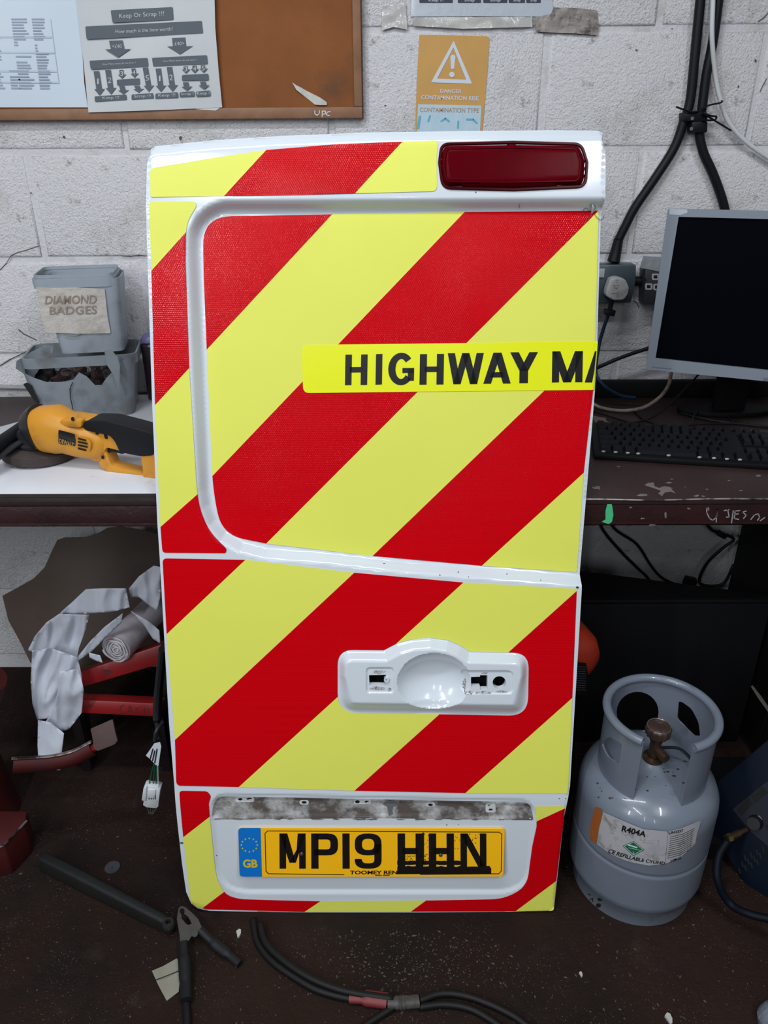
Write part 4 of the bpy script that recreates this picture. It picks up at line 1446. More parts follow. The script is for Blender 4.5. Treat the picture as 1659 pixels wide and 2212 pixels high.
sheet_px('silver_tape', [(1390, 553), (1440, 556), (1440, 588), (1420, 586), (1382, 578)], lambda x, y: on_y(x, y, WALL_Y - 0.0502 - 0.001 * math.sin(x * 0.3)), m_silver, sk2, step=8, solid=0.0005)

# ================================================================ monitor
m_sil = mat('silver_bezel', (0.25, 0.28, 0.33), 0.35, 0.2)
m_scr = mat('dark_screen', (0.0015, 0.002, 0.004), 0.3, spec=0.06)
m_stand = mat('black_monitor_stand', (0.005, 0.005, 0.006), 0.6, spec=0.15)
a = math.radians(17)
mp0 = on_y(1420, 620, 1.60)
mn = Vector((-math.sin(a), -math.cos(a), 0.03)).normalized()
mon = tag(empty('computer_monitor', Vector((mp0.x + 0.17, mp0.y - 0.02, BT))), 'silver framed flat monitor with a dark screen on the bench', 'monitor')
scrp = lambda x, y: on_plane(x, y, mp0, mn)
fo = [(1443, 451), (1659, 456), (1905, 462), (1880, 846), (1659, 823), (1395, 797)]
fi = [(1466, 468), (1659, 473), (1885, 478), (1862, 820), (1659, 799), (1416, 773)]
VO = [scrp(*p) for p in round_poly(fo, [5, 0, 5, 8, 0, 9], 4)]
VI = [scrp(*p) for p in round_poly(fi, [1, 0, 1, 1, 0, 1], 4)]
nq = len(VO)
Vb = [v + mn * 0.004 for v in VO] + [v + mn * 0.004 for v in VI] + [v - mn * 0.002 for v in VI] + [v - mn * 0.012 for v in VO]
Fb = []
for i in range(nq):
    j = (i + 1) % nq
    Fb += [(i, j, j + nq, i + nq), (i + nq, j + nq, j + 2 * nq, i + 2 * nq), (j, i, i + 3 * nq, j + 3 * nq)]
mk('bezel', (Vb, Fb), m_sil, mon, sharp=30)
mk('screen', ([v - mn * 0.0015 for v in VI], [tuple(range(nq))]), m_scr, mon, smooth=False)
cen = sum(VO, Vector()) / nq
sx = mn.cross(Vector((0, 0, 1))).normalized() * -1
back = [cen + (v - cen) * 0.93 for v in VO]
mk('rear_housing', ([v - mn * 0.012 for v in VO] + [v - mn * 0.045 for v in back], [tuple(range(nq, 2 * nq))[::1]] + [(i, (i + 1) % nq, (i + 1) % nq + nq, i + nq) for i in range(nq)]), m_box2, mon)
base = Vector((cen.x, cen.y, BT)) - mn * 0.19
base.z = BT
mk('stand_neck', box(base.x - 0.035, base.y - 0.012, BT + 0.012, base.x + 0.035, base.y + 0.012, cen.z), m_stand, mon, bevel=0.003)
mk('stand_foot', prism([(base.x + 0.11 * math.cos(t), base.y + 0.015 + 0.045 * math.sin(t)) for t in np.linspace(0, 2 * math.pi, 33)[:-1]], (1, 0, 0), (0, 1, 0), (0, 0, 1), (0, 0, 0), BT + 0.0005, BT + 0.012), m_stand, mon, bevel=0.003)
mk('stand_arm', box(base.x - 0.03, cen.y + 0.045, cen.z - 0.04, base.x + 0.03, base.y - 0.0125, cen.z - 0.005), m_box2, mon)
ed = lambda x, y: scrp(x, y) + mn * 0.0045
flat_px('corner_scrap', [[(1446, 450.5), (1484, 452), (1485, 459), (1470, 464), (1446, 463)]], ed, mat('pale_sticker', (0.45, 0.49, 0.54), 0.4), mon)
flat_px('bezel_button', [[(1648, 815), (1659, 815), (1659, 822), (1648, 821)]], ed, mat('bezel_mark_grey', (0.14, 0.16, 0.19), 0.4), mon)  # darker grey for the button and the small marking
flat_px('bezel_marking', strokes([[(1410, 792), (1450, 795.5)]], 2.0), ed, mat('bezel_mark_grey', (0.14, 0.16, 0.19), 0.4), mon)

# ================================================================ keyboard
m_key = mat('black_key', (0.005, 0.005, 0.008), 0.5, spec=0.25)
m_kb = mat('black_keyboard_body', (0.004, 0.004, 0.005), 0.55, spec=0.2)
k00, k10 = on_z(1284, 981, BT + 0.012), on_z(1659, 1004, BT + 0.012)      # front edge
kx = (k10 - k00).normalized()
ky = Vector((-kx.y, kx.x, 0))
kd = (on_z(1294, 916, BT + 0.02) - k00).dot(ky)
K0 = Vector((k00.x, k00.y, BT))
kbd = tag(empty('keyboard', K0 + kx * 0.2 + ky * kd / 2), 'black desktop keyboard lying on the dark bench below the monitor', 'keyboard')


def kpt(x, y, z):
    return K0 + kx * x + ky * y + Vector((0, 0, z))


KW = 0.44
Vk = [kpt(0, 0, 0.001), kpt(KW, 0, 0.001), kpt(KW, kd, 0.001), kpt(0, kd, 0.001), kpt(0, 0, 0.012), kpt(KW, 0, 0.012), kpt(KW, kd, 0.024), kpt(0, kd, 0.024)]
mk('keyboard_body', (Vk, box(0, 0, 0, 1, 1, 1)[1]), m_kb, kbd, bevel=0.003)
pit = 0.0187
x0k, y0k = 0.010, 0.012
rowsk = [[1.25, 1.25, 1.25, 6.25, 1.25, 1.25, 1.25, 1.25, 0.25, 1, 1, 1, 0.25, 2, 1], [2.25, 1, 1, 1, 1, 1, 1, 1, 1, 1, 1, 2.75, 1.25, 1, 1.25, 1, 1, 1], [1.75] + [1] * 11 + [2.25, 3.5, 1, 1, 1], [1.5] + [1] * 12 + [1.5, 0.25, 1, 1, 1, 0.25, 1, 1, 1], [1] * 13 + [2, 0.25, 1, 1, 1, 0.25, 1, 1, 1], [1, .6, 1, 1, 1, 1, .5, 1, 1, 1, 1, .5, 1, 1, 1, 1, .2, 1, 1, 1]]
pv = (kd - 0.018) / 6.0
KM = {}
first_keys = []
for r, row in enumerate(rowsk):
    x = x0k
    for w in row:
        ww = w * pit
        if w >= 0.9 and w != 3.5 and x + ww < KW - 0.006:
            xa, xb = x + 0.0010, x + ww - 0.0010
            ya, yb = y0k + r * pv + 0.001, y0k + (r + 1) * pv - 0.001
            zb_ = 0.012 + 0.012 * ya / kd + 0.0002
            zt_ = zb_ + 0.0075
            i_ = 0.0025
            V8 = [kpt(xa, ya, zb_), kpt(xb, ya, zb_), kpt(xb, yb, zb_ + .001), kpt(xa, yb, zb_ + .001), kpt(xa + i_, ya + i_ * .6, zt_), kpt(xb - i_, ya + i_ * .6, zt_), kpt(xb - i_, yb - i_, zt_ + 0.002), kpt(xa + i_, yb - i_, zt_ + 0.002)]
            mk('key', (V8, box(0, 0, 0, 1, 1, 1)[1]), m_key, kbd, smooth=False)
        x += ww
# glints on the front of the bottom row, painted as pale spots
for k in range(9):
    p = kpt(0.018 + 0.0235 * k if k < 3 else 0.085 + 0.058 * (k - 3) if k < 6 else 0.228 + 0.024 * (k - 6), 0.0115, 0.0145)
    mk('painted_key_glint', xf(lathe([(0, .001), (0.002, .0006), (0.0026, 0)], 10), Matrix.Translation(p) @ Matrix.Rotation(math.radians(70), 4, 'X') @ Matrix.Diagonal((1.6, .8, 1, 1))), mat('pale_key_glint', (0.35, 0.34, 0.36), 0.4), kbd)

# cables lying on the bench
m_beige = mat('grubby_beige_cable', (0.26, 0.20, 0.17), 0.55, dirt=(60, 0.5, 0.7, (0.08, 0.06, 0.05), 5))


def bcable(name, px, r, m, label, z=None, group=None):
    z = BT + r if z is None else z
    pts = [on_z(p[0], p[1], BT + p[2] if len(p) > 2 else z) for p in px]
    return tag(mk(name, tube(spline(pts, 6), r, 8), m, sharp=180), label, 'cable', group)


bcable('video_cable', [(1270, 866, .015), (1300, 881, .005), (1345, 887, .005), (1390, 880, .012), (1425, 858, .03), (1444, 832, .06), (1450, 805, .09)], 0.0042, m_beige, 'grubby beige video cable looping under the monitor')
bcable('signal_cable', [(1266, 884, .004), (1310, 897, .004), (1360, 911, .004), (1400, 905, .004), (1440, 880, .02), (1480, 840, .05), (1510, 808, .08)], 0.0024, m_cab, 'thin black cable sweeping up behind the monitor')
bcable('mouse_lead', [(1370, 888, .003), (1390, 905, .003), (1420, 916, .003), (1460, 921, .003), (1520, 915, .004), (1590, 915, .003), (1660, 922, .003)], 0.0024, m_cab, 'black lead trailing along the back of the keyboard')
bcable('mouse_lead', [(1470, 892, .003), (1500, 900, .003), (1540, 908, .003), (1590, 914, .003), (1640, 920, .003), (1700, 926, .003)], 0.0028, m_cab, 'black lead with a bulky knot right of the keyboard middle')
bcable('mouse_lead', [(1496, 914, .034), (1495, 908, .030), (1505, 892, .012), (1535, 886, .006), (1562, 892, .006), (1585, 912, .006)], 0.0020, m_cab, 'thin black lead looped over the keyboard top edge')
wcable('power_lead', [(1282, 798, WALL_Y - 0.05), (1300, 790, WALL_Y - 0.05), (1340, 773, WALL_Y - 0.05), (1380, 759, WALL_Y - 0.05), (1440, 740, WALL_Y - 0.05)], 0.0044, m_cab, 'black lead running from the door edge to behind the monitor', 'cable')

# ================================================================ plastic tubs
m_tub = mat('frosted_grey_plastic', (0.47, 0.52, 0.58), 0.35, trans=0.35, vary=(10, 0.15), dirt=(9, 0.55, 0.8, (0.22, 0.22, 0.22), 6), ior=1.3, bump=(30, 0.15, 0.003))
m_tub2 = mat('grimy_torn_plastic', (0.27, 0.30, 0.33), 0.28, trans=0.15, vary=(14, 0.35), dirt=(13, 0.52, 0.75, (0.13, 0.12, 0.11), 6), ior=1.3, bump=(24, 0.35, 0.006))
m_paper = mat('crinkled_label_paper', (0.50, 0.47, 0.43), 0.6, dirt=(18, 0.50, 0.70, (0.33, 0.27, 0.22), 7), bump=(38, 0.6, 0.008))


def tubshell(c, w0, d0, w1, d1, z0, z1, rot, rad, t=0.002, n=6):
    """open tapered tub with rounded corners: outside then inside"""
    def ringp(w, d, z, r):
        P = round_poly([(-w / 2, -d / 2), (w / 2, -d / 2), (w / 2, d / 2), (-w / 2, d / 2)], r, n)
        P = resample(P, 0.02)
        return P
    k = None
    V, Fc = [], []
    prof = [(w0, d0, z0), ((w0 + w1) / 2, (d0 + d1) / 2, (z0 + z1) / 2), (w1, d1, z1), (w1 - 2 * t, d1 - 2 * t, z1), (w0 - 2 * t, d0 - 2 * t, z0 + t)]
    base = round_poly([(-.5, -.5), (.5, -.5), (.5, .5), (-.5, .5)], 0.16, n)
    base = resample(base, 0.11)
    m = len(base)
    ca, sa = math.cos(rot), math.sin(rot)
    for (w, d, z) in prof:
        for x, y in base:
            V.append(Vector((c[0] + x * w * ca - y * d * sa, c[1] + x * w * sa + y * d * ca, z)))
    for j in range(len(prof) - 1):
        for i in range(m):
            i2 = (i + 1) % m
            Fc.append((j * m + i, j * m + i2, (j + 1) * m + i2, (j + 1) * m + i))
    Fc.append(tuple(range(m - 1, -1, -1)))
    Fc.append(tuple(range((len(prof) - 1) * m, len(prof) * m)))
    return V, Fc


def rimband(c, w, d, z0, z1, rot, t=0.006):
    base = resample(round_poly([(-.5, -.5), (.5, -.5), (.5, .5), (-.5, .5)], 0.14, 6), 0.11)
    m = len(base)
    ca, sa = math.cos(rot), math.sin(rot)
    V, Fc = [], []
    prof = [(0, z0), (t, z0), (t * 1.15, z1), (0, z1)]
    for (o, z) in prof:
        for x, y in base:
            V.append(Vector((c[0] + x * (w + 2 * o) * ca - y * (d + 2 * o) * sa, c[1] + x * (w + 2 * o) * sa + y * (d + 2 * o) * ca, z)))
    for j in range(4):
        j2 = (j + 1) % 4
        for i in range(m):
            i2 = (i + 1) % m
            Fc.append((j * m + i, j * m + i2, j2 * m + i2, j2 * m + i))
    return V, Fc


from mathutils import noise as mnoise
TZ0 = BTW + 0.0005
T1 = 0.995                           # foot of the upper tub
rz = math.radians(11)
A = on_y(66, 604, 1.675)
B = on_y(247, 597, 1.71)
rim_z = (A.z + B.z) / 2
w1 = (B - A).length
ax_ = Vector((math.cos(rz), math.sin(rz), 0))
ay_ = Vector((-math.sin(rz), math.cos(rz), 0))
mid = (A + B) / 2
dep = 0.128
tc_ = mid + ay_ * dep / 2
upt = tag(empty('storage_tub', Vector((tc_.x, tc_.y, T1))), 'frosted plastic tub labelled Diamond Badges on top of another tub', 'storage tub')
mk('tub_shell', tubshell((tc_.x + 0.012, tc_.y), w1 * 0.80, dep * 0.80, w1 * 0.965, dep * 0.95, T1, rim_z - 0.004, rz, 0.02), m_tub, upt, sharp=50)
mk('tub_rim', rimband((tc_.x, tc_.y), w1 * 0.95, dep * 0.94, rim_z - 0.020, rim_z, rz, 0.0045), m_tub, upt, sharp=50)
mk('rim_ridge', rimband((tc_.x, tc_.y), w1 * 0.93, dep * 0.92, rim_z + 0.0005, rim_z + 0.007, rz, 0.0025), m_tub, upt, sharp=50)
fpn = -ay_
# front face of the upper tub: tilted plane through the rim and the foot
f_top = tc_ + Vector((0.012, 0, 0)) - ay_ * dep * 0.475
f_bot = tc_ + Vector((0.012, 0, 0)) - ay_ * dep * 0.40
f_bot.z = T1
ftop = Vector((f_bot.x, f_bot.y, T1))
tz_ = Vector((f_top.x, f_top.y, rim_z))
fdir = (tz_ - ftop)
fdir -= ax_ * fdir.dot(ax_)
fn = ax_.cross(fdir).normalized()
if fn.y > 0:
    fn = -fn
lpl = lambda o: (lambda x, y: on_plane(x, y, ftop + fn * (0.0032 + o), fn))
lb_px = [(79, 620), (120, 622), (160, 621), (226, 624), (232, 680), (239, 720), (170, 721), (98, 718), (90, 690), (84, 655)]
lbl = sheet_px('paper_label', lb_px, lambda x, y: on_plane(x, y, ftop + fn * (0.0036 + 0.0010 * mnoise.noise(Vector((x * .05, y * .12, 0)))), fn), m_paper, upt, step=5, solid=0.0003)
m_faint = mat('faded_brown_print', (0.27, 0.22, 0.18), 0.6)
text_px('label_text', 'DIAMOND', [(97, 657), (208, 656), (209, 637), (99, 639)], lpl(0.0018), m_faint, lbl, bold=0.008)
text_px('label_text', 'BADGES', [(107, 680), (209, 678), (209, 660), (107, 663)], lpl(0.0018), m_faint, lbl, bold=0.008)
mk('label_string', tube(spline([lpl(0.002)(x, y) for x, y in [(135, 721), (148, 726), (162, 725), (173, 720)]], 5), 0.0009, 6), m_faint, upt)

# lower tub, torn open at the front
lcen = tc_ + Vector((-0.016, -0.012, 0))
lw, ld = 0.238, 0.150
lr = rz
lot = tag(empty('storage_tub', Vector((lcen.x, lcen.y, TZ0))), 'grimy torn plastic tub full of small round metal caps', 'storage tub')
# rear and sides stand up to the rim, the front has broken down to a jagged edge
LZ = T1 - 0.004


def lside(x, y):     # (-.5..+.5) -> world xy at given taper
    return lcen.x + x * math.cos(lr) - y * math.sin(lr), lcen.y + x * math.sin(lr) + y * math.cos(lr)


lring = resample(round_poly([(-.5, -.5), (.5, -.5), (.5, .5), (-.5, .5)], 0.14, 6), 0.06)
m_ = len(lring)
Vt, Ft = [], []
rows_ = 7
hts = []
EDGE = [(20, 792), (57, 808), (73, 816), (100, 825), (130, 825), (157, 822), (165, 810), (174, 801), (194, 819), (209, 836), (218, 834), (230, 816), (245, 801), (257, 786), (275, 770)]
for (x, y) in lring:
    h = LZ
    if y < -0.30:          # the front, torn down to a jagged edge
        q = Vector((*lside(x * lw, y * ld), TZ0 + 0.1))
        for _ in range(4):
            pxq = proj(q)
            ye = np.interp(pxq[0], [e[0] for e in EDGE], [e[1] for e in EDGE])
            q.z = on_y(pxq[0], ye, q.y).z
        h = q.z
    elif y < 0.05 and x < 0:
        h = TZ0 + 0.125 + (0.05 + y) * 0.05
    hts.append(h)
for j in range(rows_ + 1):
    f = j / rows_
    for (x, y), h in zip(lring, hts):
        tp = 0.84 + 0.16 * f
        bul = 1 + 0.03 * math.sin(f * 3.1) * (1 if y < -0.3 else 0)
        wx, wy_ = lside(x * lw * tp, y * ld * tp * bul)
        Vt.append(Vector((wx, wy_, TZ0 + (h - TZ0) * f)))
for j in range(rows_):
    for i in range(m_):
        i2 = (i + 1) % m_
        Ft.append((j * m_ + i, j * m_ + i2, (j + 1) * m_ + i2, (j + 1) * m_ + i))
Ft.append(tuple(range(m_ - 1, -1, -1)))
mk('tub_shell', (Vt, Ft), m_tub2, lot, sharp=60)
rb = rimband((lcen.x, lcen.y + 0.01), lw * 0.99, ld * 0.90, LZ - 0.022, LZ, lr, 0.004)
mk('tub_rim', rb, m_tub2, lot, sharp=50)
fl = lambda o: (lambda x, y: on_y(x, y, lcen.y - ld * 0.5 - 0.008 - o - 0.0002 * (255 - x)))
sheet_px('torn_flap', [(36, 780), (68, 760), (95, 746), (116, 748), (114, 764), (90, 790), (75, 812), (68, 840), (58, 812), (34, 796)], lambda x, y: on_y(x, y, lcen.y - ld * 0.46 + 0.020 * math.sin((x - 36) * 0.035)), m_tub2, lot, step=8, solid=0.001)
sheet_px('torn_flap', [(225, 758), (240, 755), (254, 772), (259, 790), (258, 850), (246, 812), (232, 790)], lambda x, y: on_y(x, y, lcen.y - ld * 0.50 - 0.004), m_tub2, lot, step=8, solid=0.001)
flat_px('torn_hole', [[(50, 830), (58, 826), (68, 832), (76, 850), (86, 868), (84, 876), (74, 866), (62, 848)]], lambda x, y: on_y(x, y, lcen.y - ld * 0.5 - 0.0175), m_void, lot)
flat_px('crack_line', strokes([[(157, 826), (151, 840), (152, 858), (158, 885)]], 2.0), lambda x, y: on_y(x, y, lcen.y - ld * 0.5 - 0.006), m_void, lot)
# metal caps
m_cap = mat('dull_metal_cap', (0.13, 0.12, 0.12), 0.35, 0.7, vary=(60, 0.5))
m_cap2 = mat('brown_metal_cap', (0.10, 0.065, 0.06), 0.4, 0.5)
random.seed(21)
spots = [(82, 806, 20, 0), (104, 798, 70, 20), (118, 812, 80, -30), (92, 818, 10, 0), (140, 806, 60, 40), (152, 812, 20, 0), (170, 796, 75, -20), (186, 800, 60, 30), (208, 824, 12, 0), (232, 805, 15, 10), (214, 806, 40, 60), (228, 796, 70, 10)]
for k, (x, y, tl, az) in enumerate(spots):
    p = on_y(x, y, lcen.y - 0.028 + 0.004 * (k % 3))
    M4 = Matrix.Translation(p) @ Matrix.Rotation(math.radians(az), 4, 'Z') @ Matrix.Rotation(math.radians(90 - tl + 20), 4, 'X')
    rr = random.uniform(0.012, 0.016)
    tag(mk('metal_cap', xf(lathe([(0, 0.001), (rr * .35, 0.001), (rr * .4, 0.003), (rr * .75, 0.003), (rr * .8, 0.0), (rr, 0.002), (rr, -0.016), (rr * .9, -0.017), (rr * .85, 0)], 20), M4), m_cap if k % 2 else m_cap2, sharp=40),
        'small round metal cap heaped in the torn grey tub', 'metal cap', 'metal caps heaped in the torn tub')
# bottle with a purple cap, half hidden by the door
jb = on_y(331, 790, 1.82)
jr = tag(empty('spray_bottle', Vector((jb.x, jb.y, TZ0))), 'dark bottle with a purple cap behind the door edge', 'bottle')
zc = on_y(324, 738, 1.82).z
mk('bottle_body', lathe([(0, 0), (0.020, 0), (0.022, 0.004), (0.022, zc - TZ0 - 0.008), (0.016, zc - TZ0)], 20, M=Matrix.Translation((jb.x, jb.y, TZ0))), mat('dark_bottle', (0.03, 0.02, 0.025), 0.3), jr)
mk('bottle_cap', lathe([(0.0205, 0.0), (0.0205, 0.006), (0.016, 0.014), (0.010, 0.018), (0, 0.019)], 20, M=Matrix.Translation((jb.x, jb.y, zc + 0.0005))), mat('purple_cap', (0.16, 0.13, 0.30), 0.4), jr)

# ================================================================ angle grinder
m_dw = mat('worn_yellow_plastic', (0.62, 0.27, 0.022), 0.45, dirt=(16, 0.55, 0.80, (0.28, 0.12, 0.03), 7), dirt2=(80, 0.70, 0.78, (0.10, 0.05, 0.02), 4), bump=(180, 0.1, 0.001))
m_grip = mat('black_rubber_grip', (0.009, 0.009, 0.011), 0.55, spec=0.3, bump=(260, 0.2, 0.001))
m_gear = mat('dark_gear_case', (0.045, 0.045, 0.052), 0.4, 0.4, vary=(30, 0.4))
m_disc = mat('brown_grinding_disc', (0.060, 0.042, 0.038), 0.75, vary=(30, 0.4), bump=(200, 0.4, 0.002))
GD = on_z(88, 985, BTW)
gr = tag(empty('angle_grinder', Vector((GD.x, GD.y, BTW))), 'yellow and black angle grinder resting on the white board', 'angle grinder')
DR = (on_z(163, 972, BTW + 0.015) - on_z(8, 972, BTW + 0.015)).length / 2
dc = on_z(86, 966, BTW + 0.0195)
tilt = Matrix.Translation(dc) @ Matrix.Rotation(math.radians(3), 4, 'Y')
mk('grinding_disc', lathe([(0.0, -0.006), (DR * 0.3, -0.010), (DR * 0.96, -0.0145), (DR, -0.013), (DR, 0.003), (DR * 0.96, 0.005), (DR * 0.4, 0.010), (0, 0.012)], 56, M=tilt), m_disc, gr)
mk('disc_guard', lathe([(DR * 0.35, 0.012), (DR * 0.62, 0.010), (DR * 0.64, 0.016), (DR * 0.5, 0.022), (DR * 0.30, 0.028), (0.0, 0.030)], 40, M=tilt), m_gear, gr)
# motor housing: loft of ellipses along the axis
GY = dc.y
gpl = (Vector((dc.x, GY - 0.022, 0)), Vector((-0.27, -1, 0.0)).normalized())
gp = lambda x, y, o=0.0: on_plane(x, y, gpl[0], gpl[1]) + gpl[1] * o
ax = [((66, 930), 22), ((78, 926), 34), ((85, 926), 40), ((96, 926), 45), ((128, 927), 48), ((150, 935), 42), ((175, 945), 39), ((200, 952), 36), ((222, 960), 30), ((234, 964), 21), ((239, 966), 6)]


def loft(secs, n=28, depth=0.85, sq=0.8):
    V, Fc = [], []
    P = [gp(*s[0]) for s in secs]
    S = [abs((gp(s[0][0], s[0][1] - s[1]) - gp(s[0][0], s[0][1] + s[1])).length) / 2 for s in secs]
    for i, p in enumerate(P):
        d = (P[min(i + 1, len(P) - 1)] - P[max(i - 1, 0)]).normalized()
        nz = gpl[1]
        up_ = nz.cross(d).normalized()
        if up_.z < 0:
            up_ = -up_
        for k in range(n):
            a = 2 * math.pi * k / n
            c_, s_ = math.cos(a), math.sin(a)
            c_ = math.copysign(abs(c_) ** sq, c_)
            s_ = math.copysign(abs(s_) ** sq, s_)
            V.append(p + up_ * c_ * S[i] + nz * s_ * S[i] * depth)
    for i in range(len(P) - 1):
        for k in range(n):
            a, b = i * n + k, i * n + (k + 1) % n
            Fc.append((a, b, b + n, a + n))
    Fc.append(tuple(range(n)))
    Fc.append(tuple(range((len(P) - 1) * n, len(P) * n)))
    return V, Fc


mk('motor_housing', loft(ax[2:]), m_dw, gr, sharp=60, weld=True)
mk('gear_case', loft([((58, 938), 14), ((64, 934), 26), ((74, 930), 38), ((84, 926), 44), ((92, 925), 48)], sq=0.9), m_gear, gr, sharp=60, weld=True)
mk('gear_lug', loft([((46, 955), 8), ((52, 950), 20), ((62, 948), 26), ((76, 946), 26)], depth=0.7), m_gear, gr, sharp=60, weld=True)
mk('spindle_collar', cyl(dc + Vector((-0.004, 0, 0.055)), dc + Vector((-0.004, 0, 0.026)), 0.024, 0.030, 24), m_gear, gr)
sh0, sh1 = gp(60, 945), gp(-40, 1000)
mk('side_handle', tube([on_z(50, 920, BTW + 0.055), on_z(20, 945, BTW + 0.05), on_z(-60, 1000, BTW + 0.045)], [0.011, 0.014, 0.016], 14), m_grip, gr)
mk('guard_lever', tube([on_z(52, 950, BTW + 0.045), on_z(25, 966, BTW + 0.04), on_z(-20, 1000, BTW + 0.03)], [0.008, 0.009, 0.009], 10, flat=0.5), m_gear, gr)
# rear handle: black overmould above, yellow trigger guard below, end post
hoff = 0.018


def hpx(poly, t0, t1):
    V_, F_ = prism_px(poly, gpl[0], gpl[1], t0, t1)
    for v_ in V_:
        v_.z = max(v_.z, BTW + 0.0006)
    return V_, F_


mk('handle_shell', hpx(round_poly([(152, 893), (200, 900), (255, 935), (272, 968), (240, 960), (232, 975), (222, 992), (205, 985), (215, 950), (190, 930), (150, 912)], 5, 3), -0.016, 0.016), m_dw, gr, bevel=0.005, bevel_seg=3)
mk('rubber_grip', hpx(round_poly([(192, 905), (205, 900), (245, 901), (300, 915), (345, 928), (345, 975), (318, 977), (300, 974), (272, 968), (262, 945), (250, 932), (215, 925), (196, 920)], 7, 3), -0.022, 0.022), m_grip, gr, bevel=0.008, bevel_seg=4)
mk('trigger', hpx(round_poly([(234, 963), (245, 961), (278, 970), (276, 976), (268, 978), (246, 972), (236, 977)], 2, 2), -0.008, 0.008), m_grip, gr, bevel=0.002)
mk('trigger_guard', hpx(round_poly([(222, 990), (232, 965), (240, 975), (250, 1000), (262, 1004), (345, 1024), (345, 1045), (322, 1040), (245, 1018), (226, 1002)], 5, 3), -0.014, 0.014), m_dw, gr, bevel=0.004, bevel_seg=3)
mk('end_post', hpx(round_poly([(317, 940), (326, 934), (360, 940), (360, 1046), (324, 1038), (320, 1000), (316, 970)], 5, 3), -0.020, 0.020), m_dw, gr, bevel=0.004, bevel_seg=3)
mk('dust_cap', hpx(rrect(148, 896, 195, 914, 7), 0.010, 0.028), m_dw, gr, bevel=0.003)
nf = lambda o: (lambda x, y: on_plane(x, y, gpl[0] + gpl[1] * o, gpl[1]))
for x, y, a, b in [(157, 905, 4, 4.5), (210, 935, 4, 4.2), (222, 988, 3.4, 4.2)]:
    flat_px('screw_hole', [ell(x, y, a, b, 14)], nf(0.0300 if x < 160 else 0.0175), m_void, gr)
flat_px('screw_hole', [round_poly([(223, 933), (229, 935), (233, 946), (231, 949), (226, 947)], 2, 3)], nf(0.0175), m_void, gr)
# badge: a patch bent round the housing
secP = [gp(*s[0]) for s in ax[2:]]


def hous(o):
    def f(x, y):
        # depth of the loft surface at this pixel
        xs = [s[0][0] for s in ax[2:]]
        cy_ = np.interp(x, xs, [s[0][1] for s in ax[2:]])
        rr = np.interp(x, xs, [s[1] for s in ax[2:]])
        t = min(abs((y - cy_) / rr), 0.97)
        s_ = (1 - t ** (2 / 0.8)) ** (0.8 / 2)
        R_ = (gp(x, cy_ - rr) - gp(x, cy_ + rr)).length / 2
        q = gp(x, y)
        for _ in range(2):
            q = on_plane(x, y, gpl[0] + gpl[1] * (R_ * 0.85 * s_ + o), gpl[1])
        return q
    return f


sheet_px('badge', round_poly([(126, 928), (162, 938), (162, 970), (126, 958)], 3, 3), hous(0.002), m_blk, gr, step=5)
text_px('badge_text', 'DEWALT', [(128, 957), (160, 968), (160, 957), (128, 947)], hous(0.0036), mat('badge_yellow', (0.55, 0.30, 0.06), 0.5), gr, bold=0.02)
sheet_px('vent_surround', round_poly([(164, 940), (185, 944), (196, 954), (195, 974), (188, 977), (165, 971)], 5, 3), hous(0.003), m_dw, gr, step=5)
for k in range(4):
    y = 946 + 7.2 * k
    sheet_px('vent_slot', [(168, y - 1), (186 + (3 if k in (1, 2) else 0), y + 3.5), (186 + (3 if k in (1, 2) else 0), y + 7.5), (168, y + 2.8)], hous(0.0045), m_void, gr, step=5)

# ================================================================ under the bench, left
m_brown = mat('brown_rubber_sheet', (0.095, 0.066, 0.050), 0.6, vary=(5, 0.3), dirt=(9, 0.6, 0.8, (0.05, 0.035, 0.028), 6))
bs_px = [(5, 1287), (40, 1268), (72, 1250), (96, 1226), (112, 1190), (124, 1166), (140, 1161), (185, 1160), (215, 1150), (232, 1140), (262, 1137), (310, 1145), (360, 1160), (360, 1420), (280, 1450), (120, 1440), (66, 1432), (40, 1380), (18, 1340)]
tag(sheet_px('brown_sheet', bs_px, lambda x, y: on_y(x, y, 1.80 - 0.05 * math.sin((x - 5) / 355 * 3.1) - 0.0004 * (y - 1140)), m_brown, step=16, solid=0.003), 'large brown flexible sheet propped against the wall under the bench', 'sheet')

# red steel stands
m_rs = mat('red_painted_steel', (0.25, 0.008, 0.009), 0.40, vary=(14, 0.2), dirt=(20, 0.60, 0.76, (0.06, 0.010, 0.010), 7), dirt2=(60, 0.72, 0.78, (0.15, 0.12, 0.12), 4))
SYB = 1.42


def beam(name, top, bot, Y, th, label):
    n_ = Vector((0, -1, 0.35)).normalized()
    P = top + bot[::-1]
    o = tag(empty(name, on_y(P[0][0], P[-1][1], Y)), label, 'steel beam')
    return o, n_, P


bo1, n1, P1 = beam('red_steel_beam', [(130, 1462), (172, 1452), (349, 1392)], [(134, 1500), (178, 1485), (349, 1434)], 1.44, 0.04, 'sloping red painted steel beam under the plastic roll')
mk('box_section', prism_px(P1, (0, 1.44, on_y(250, 1440, 1.44).z), n1, -0.045, 0.0), m_rs, bo1, bevel=0.003)
bo2, n2, P2 = beam('red_steel_beam', [(120, 1506), (180, 1512), (345, 1520)], [(120, 1536), (180, 1541), (345, 1549)], 1.40, 0.04, 'lower red painted steel beam marked in pen CAS 11')
mk('box_section', prism_px(P2, (0, 1.40, on_y(250, 1530, 1.40).z), n2, -0.045, 0.0), m_rs, bo2, bevel=0.003)
c2 = lambda x, y: on_plane(x, y, Vector((0, 1.40, on_y(250, 1530, 1.40).z)) + n2 * 0.0006, n2)
m_dpen = mat('dark_red_pen', (0.06, 0.006, 0.008), 0.7)
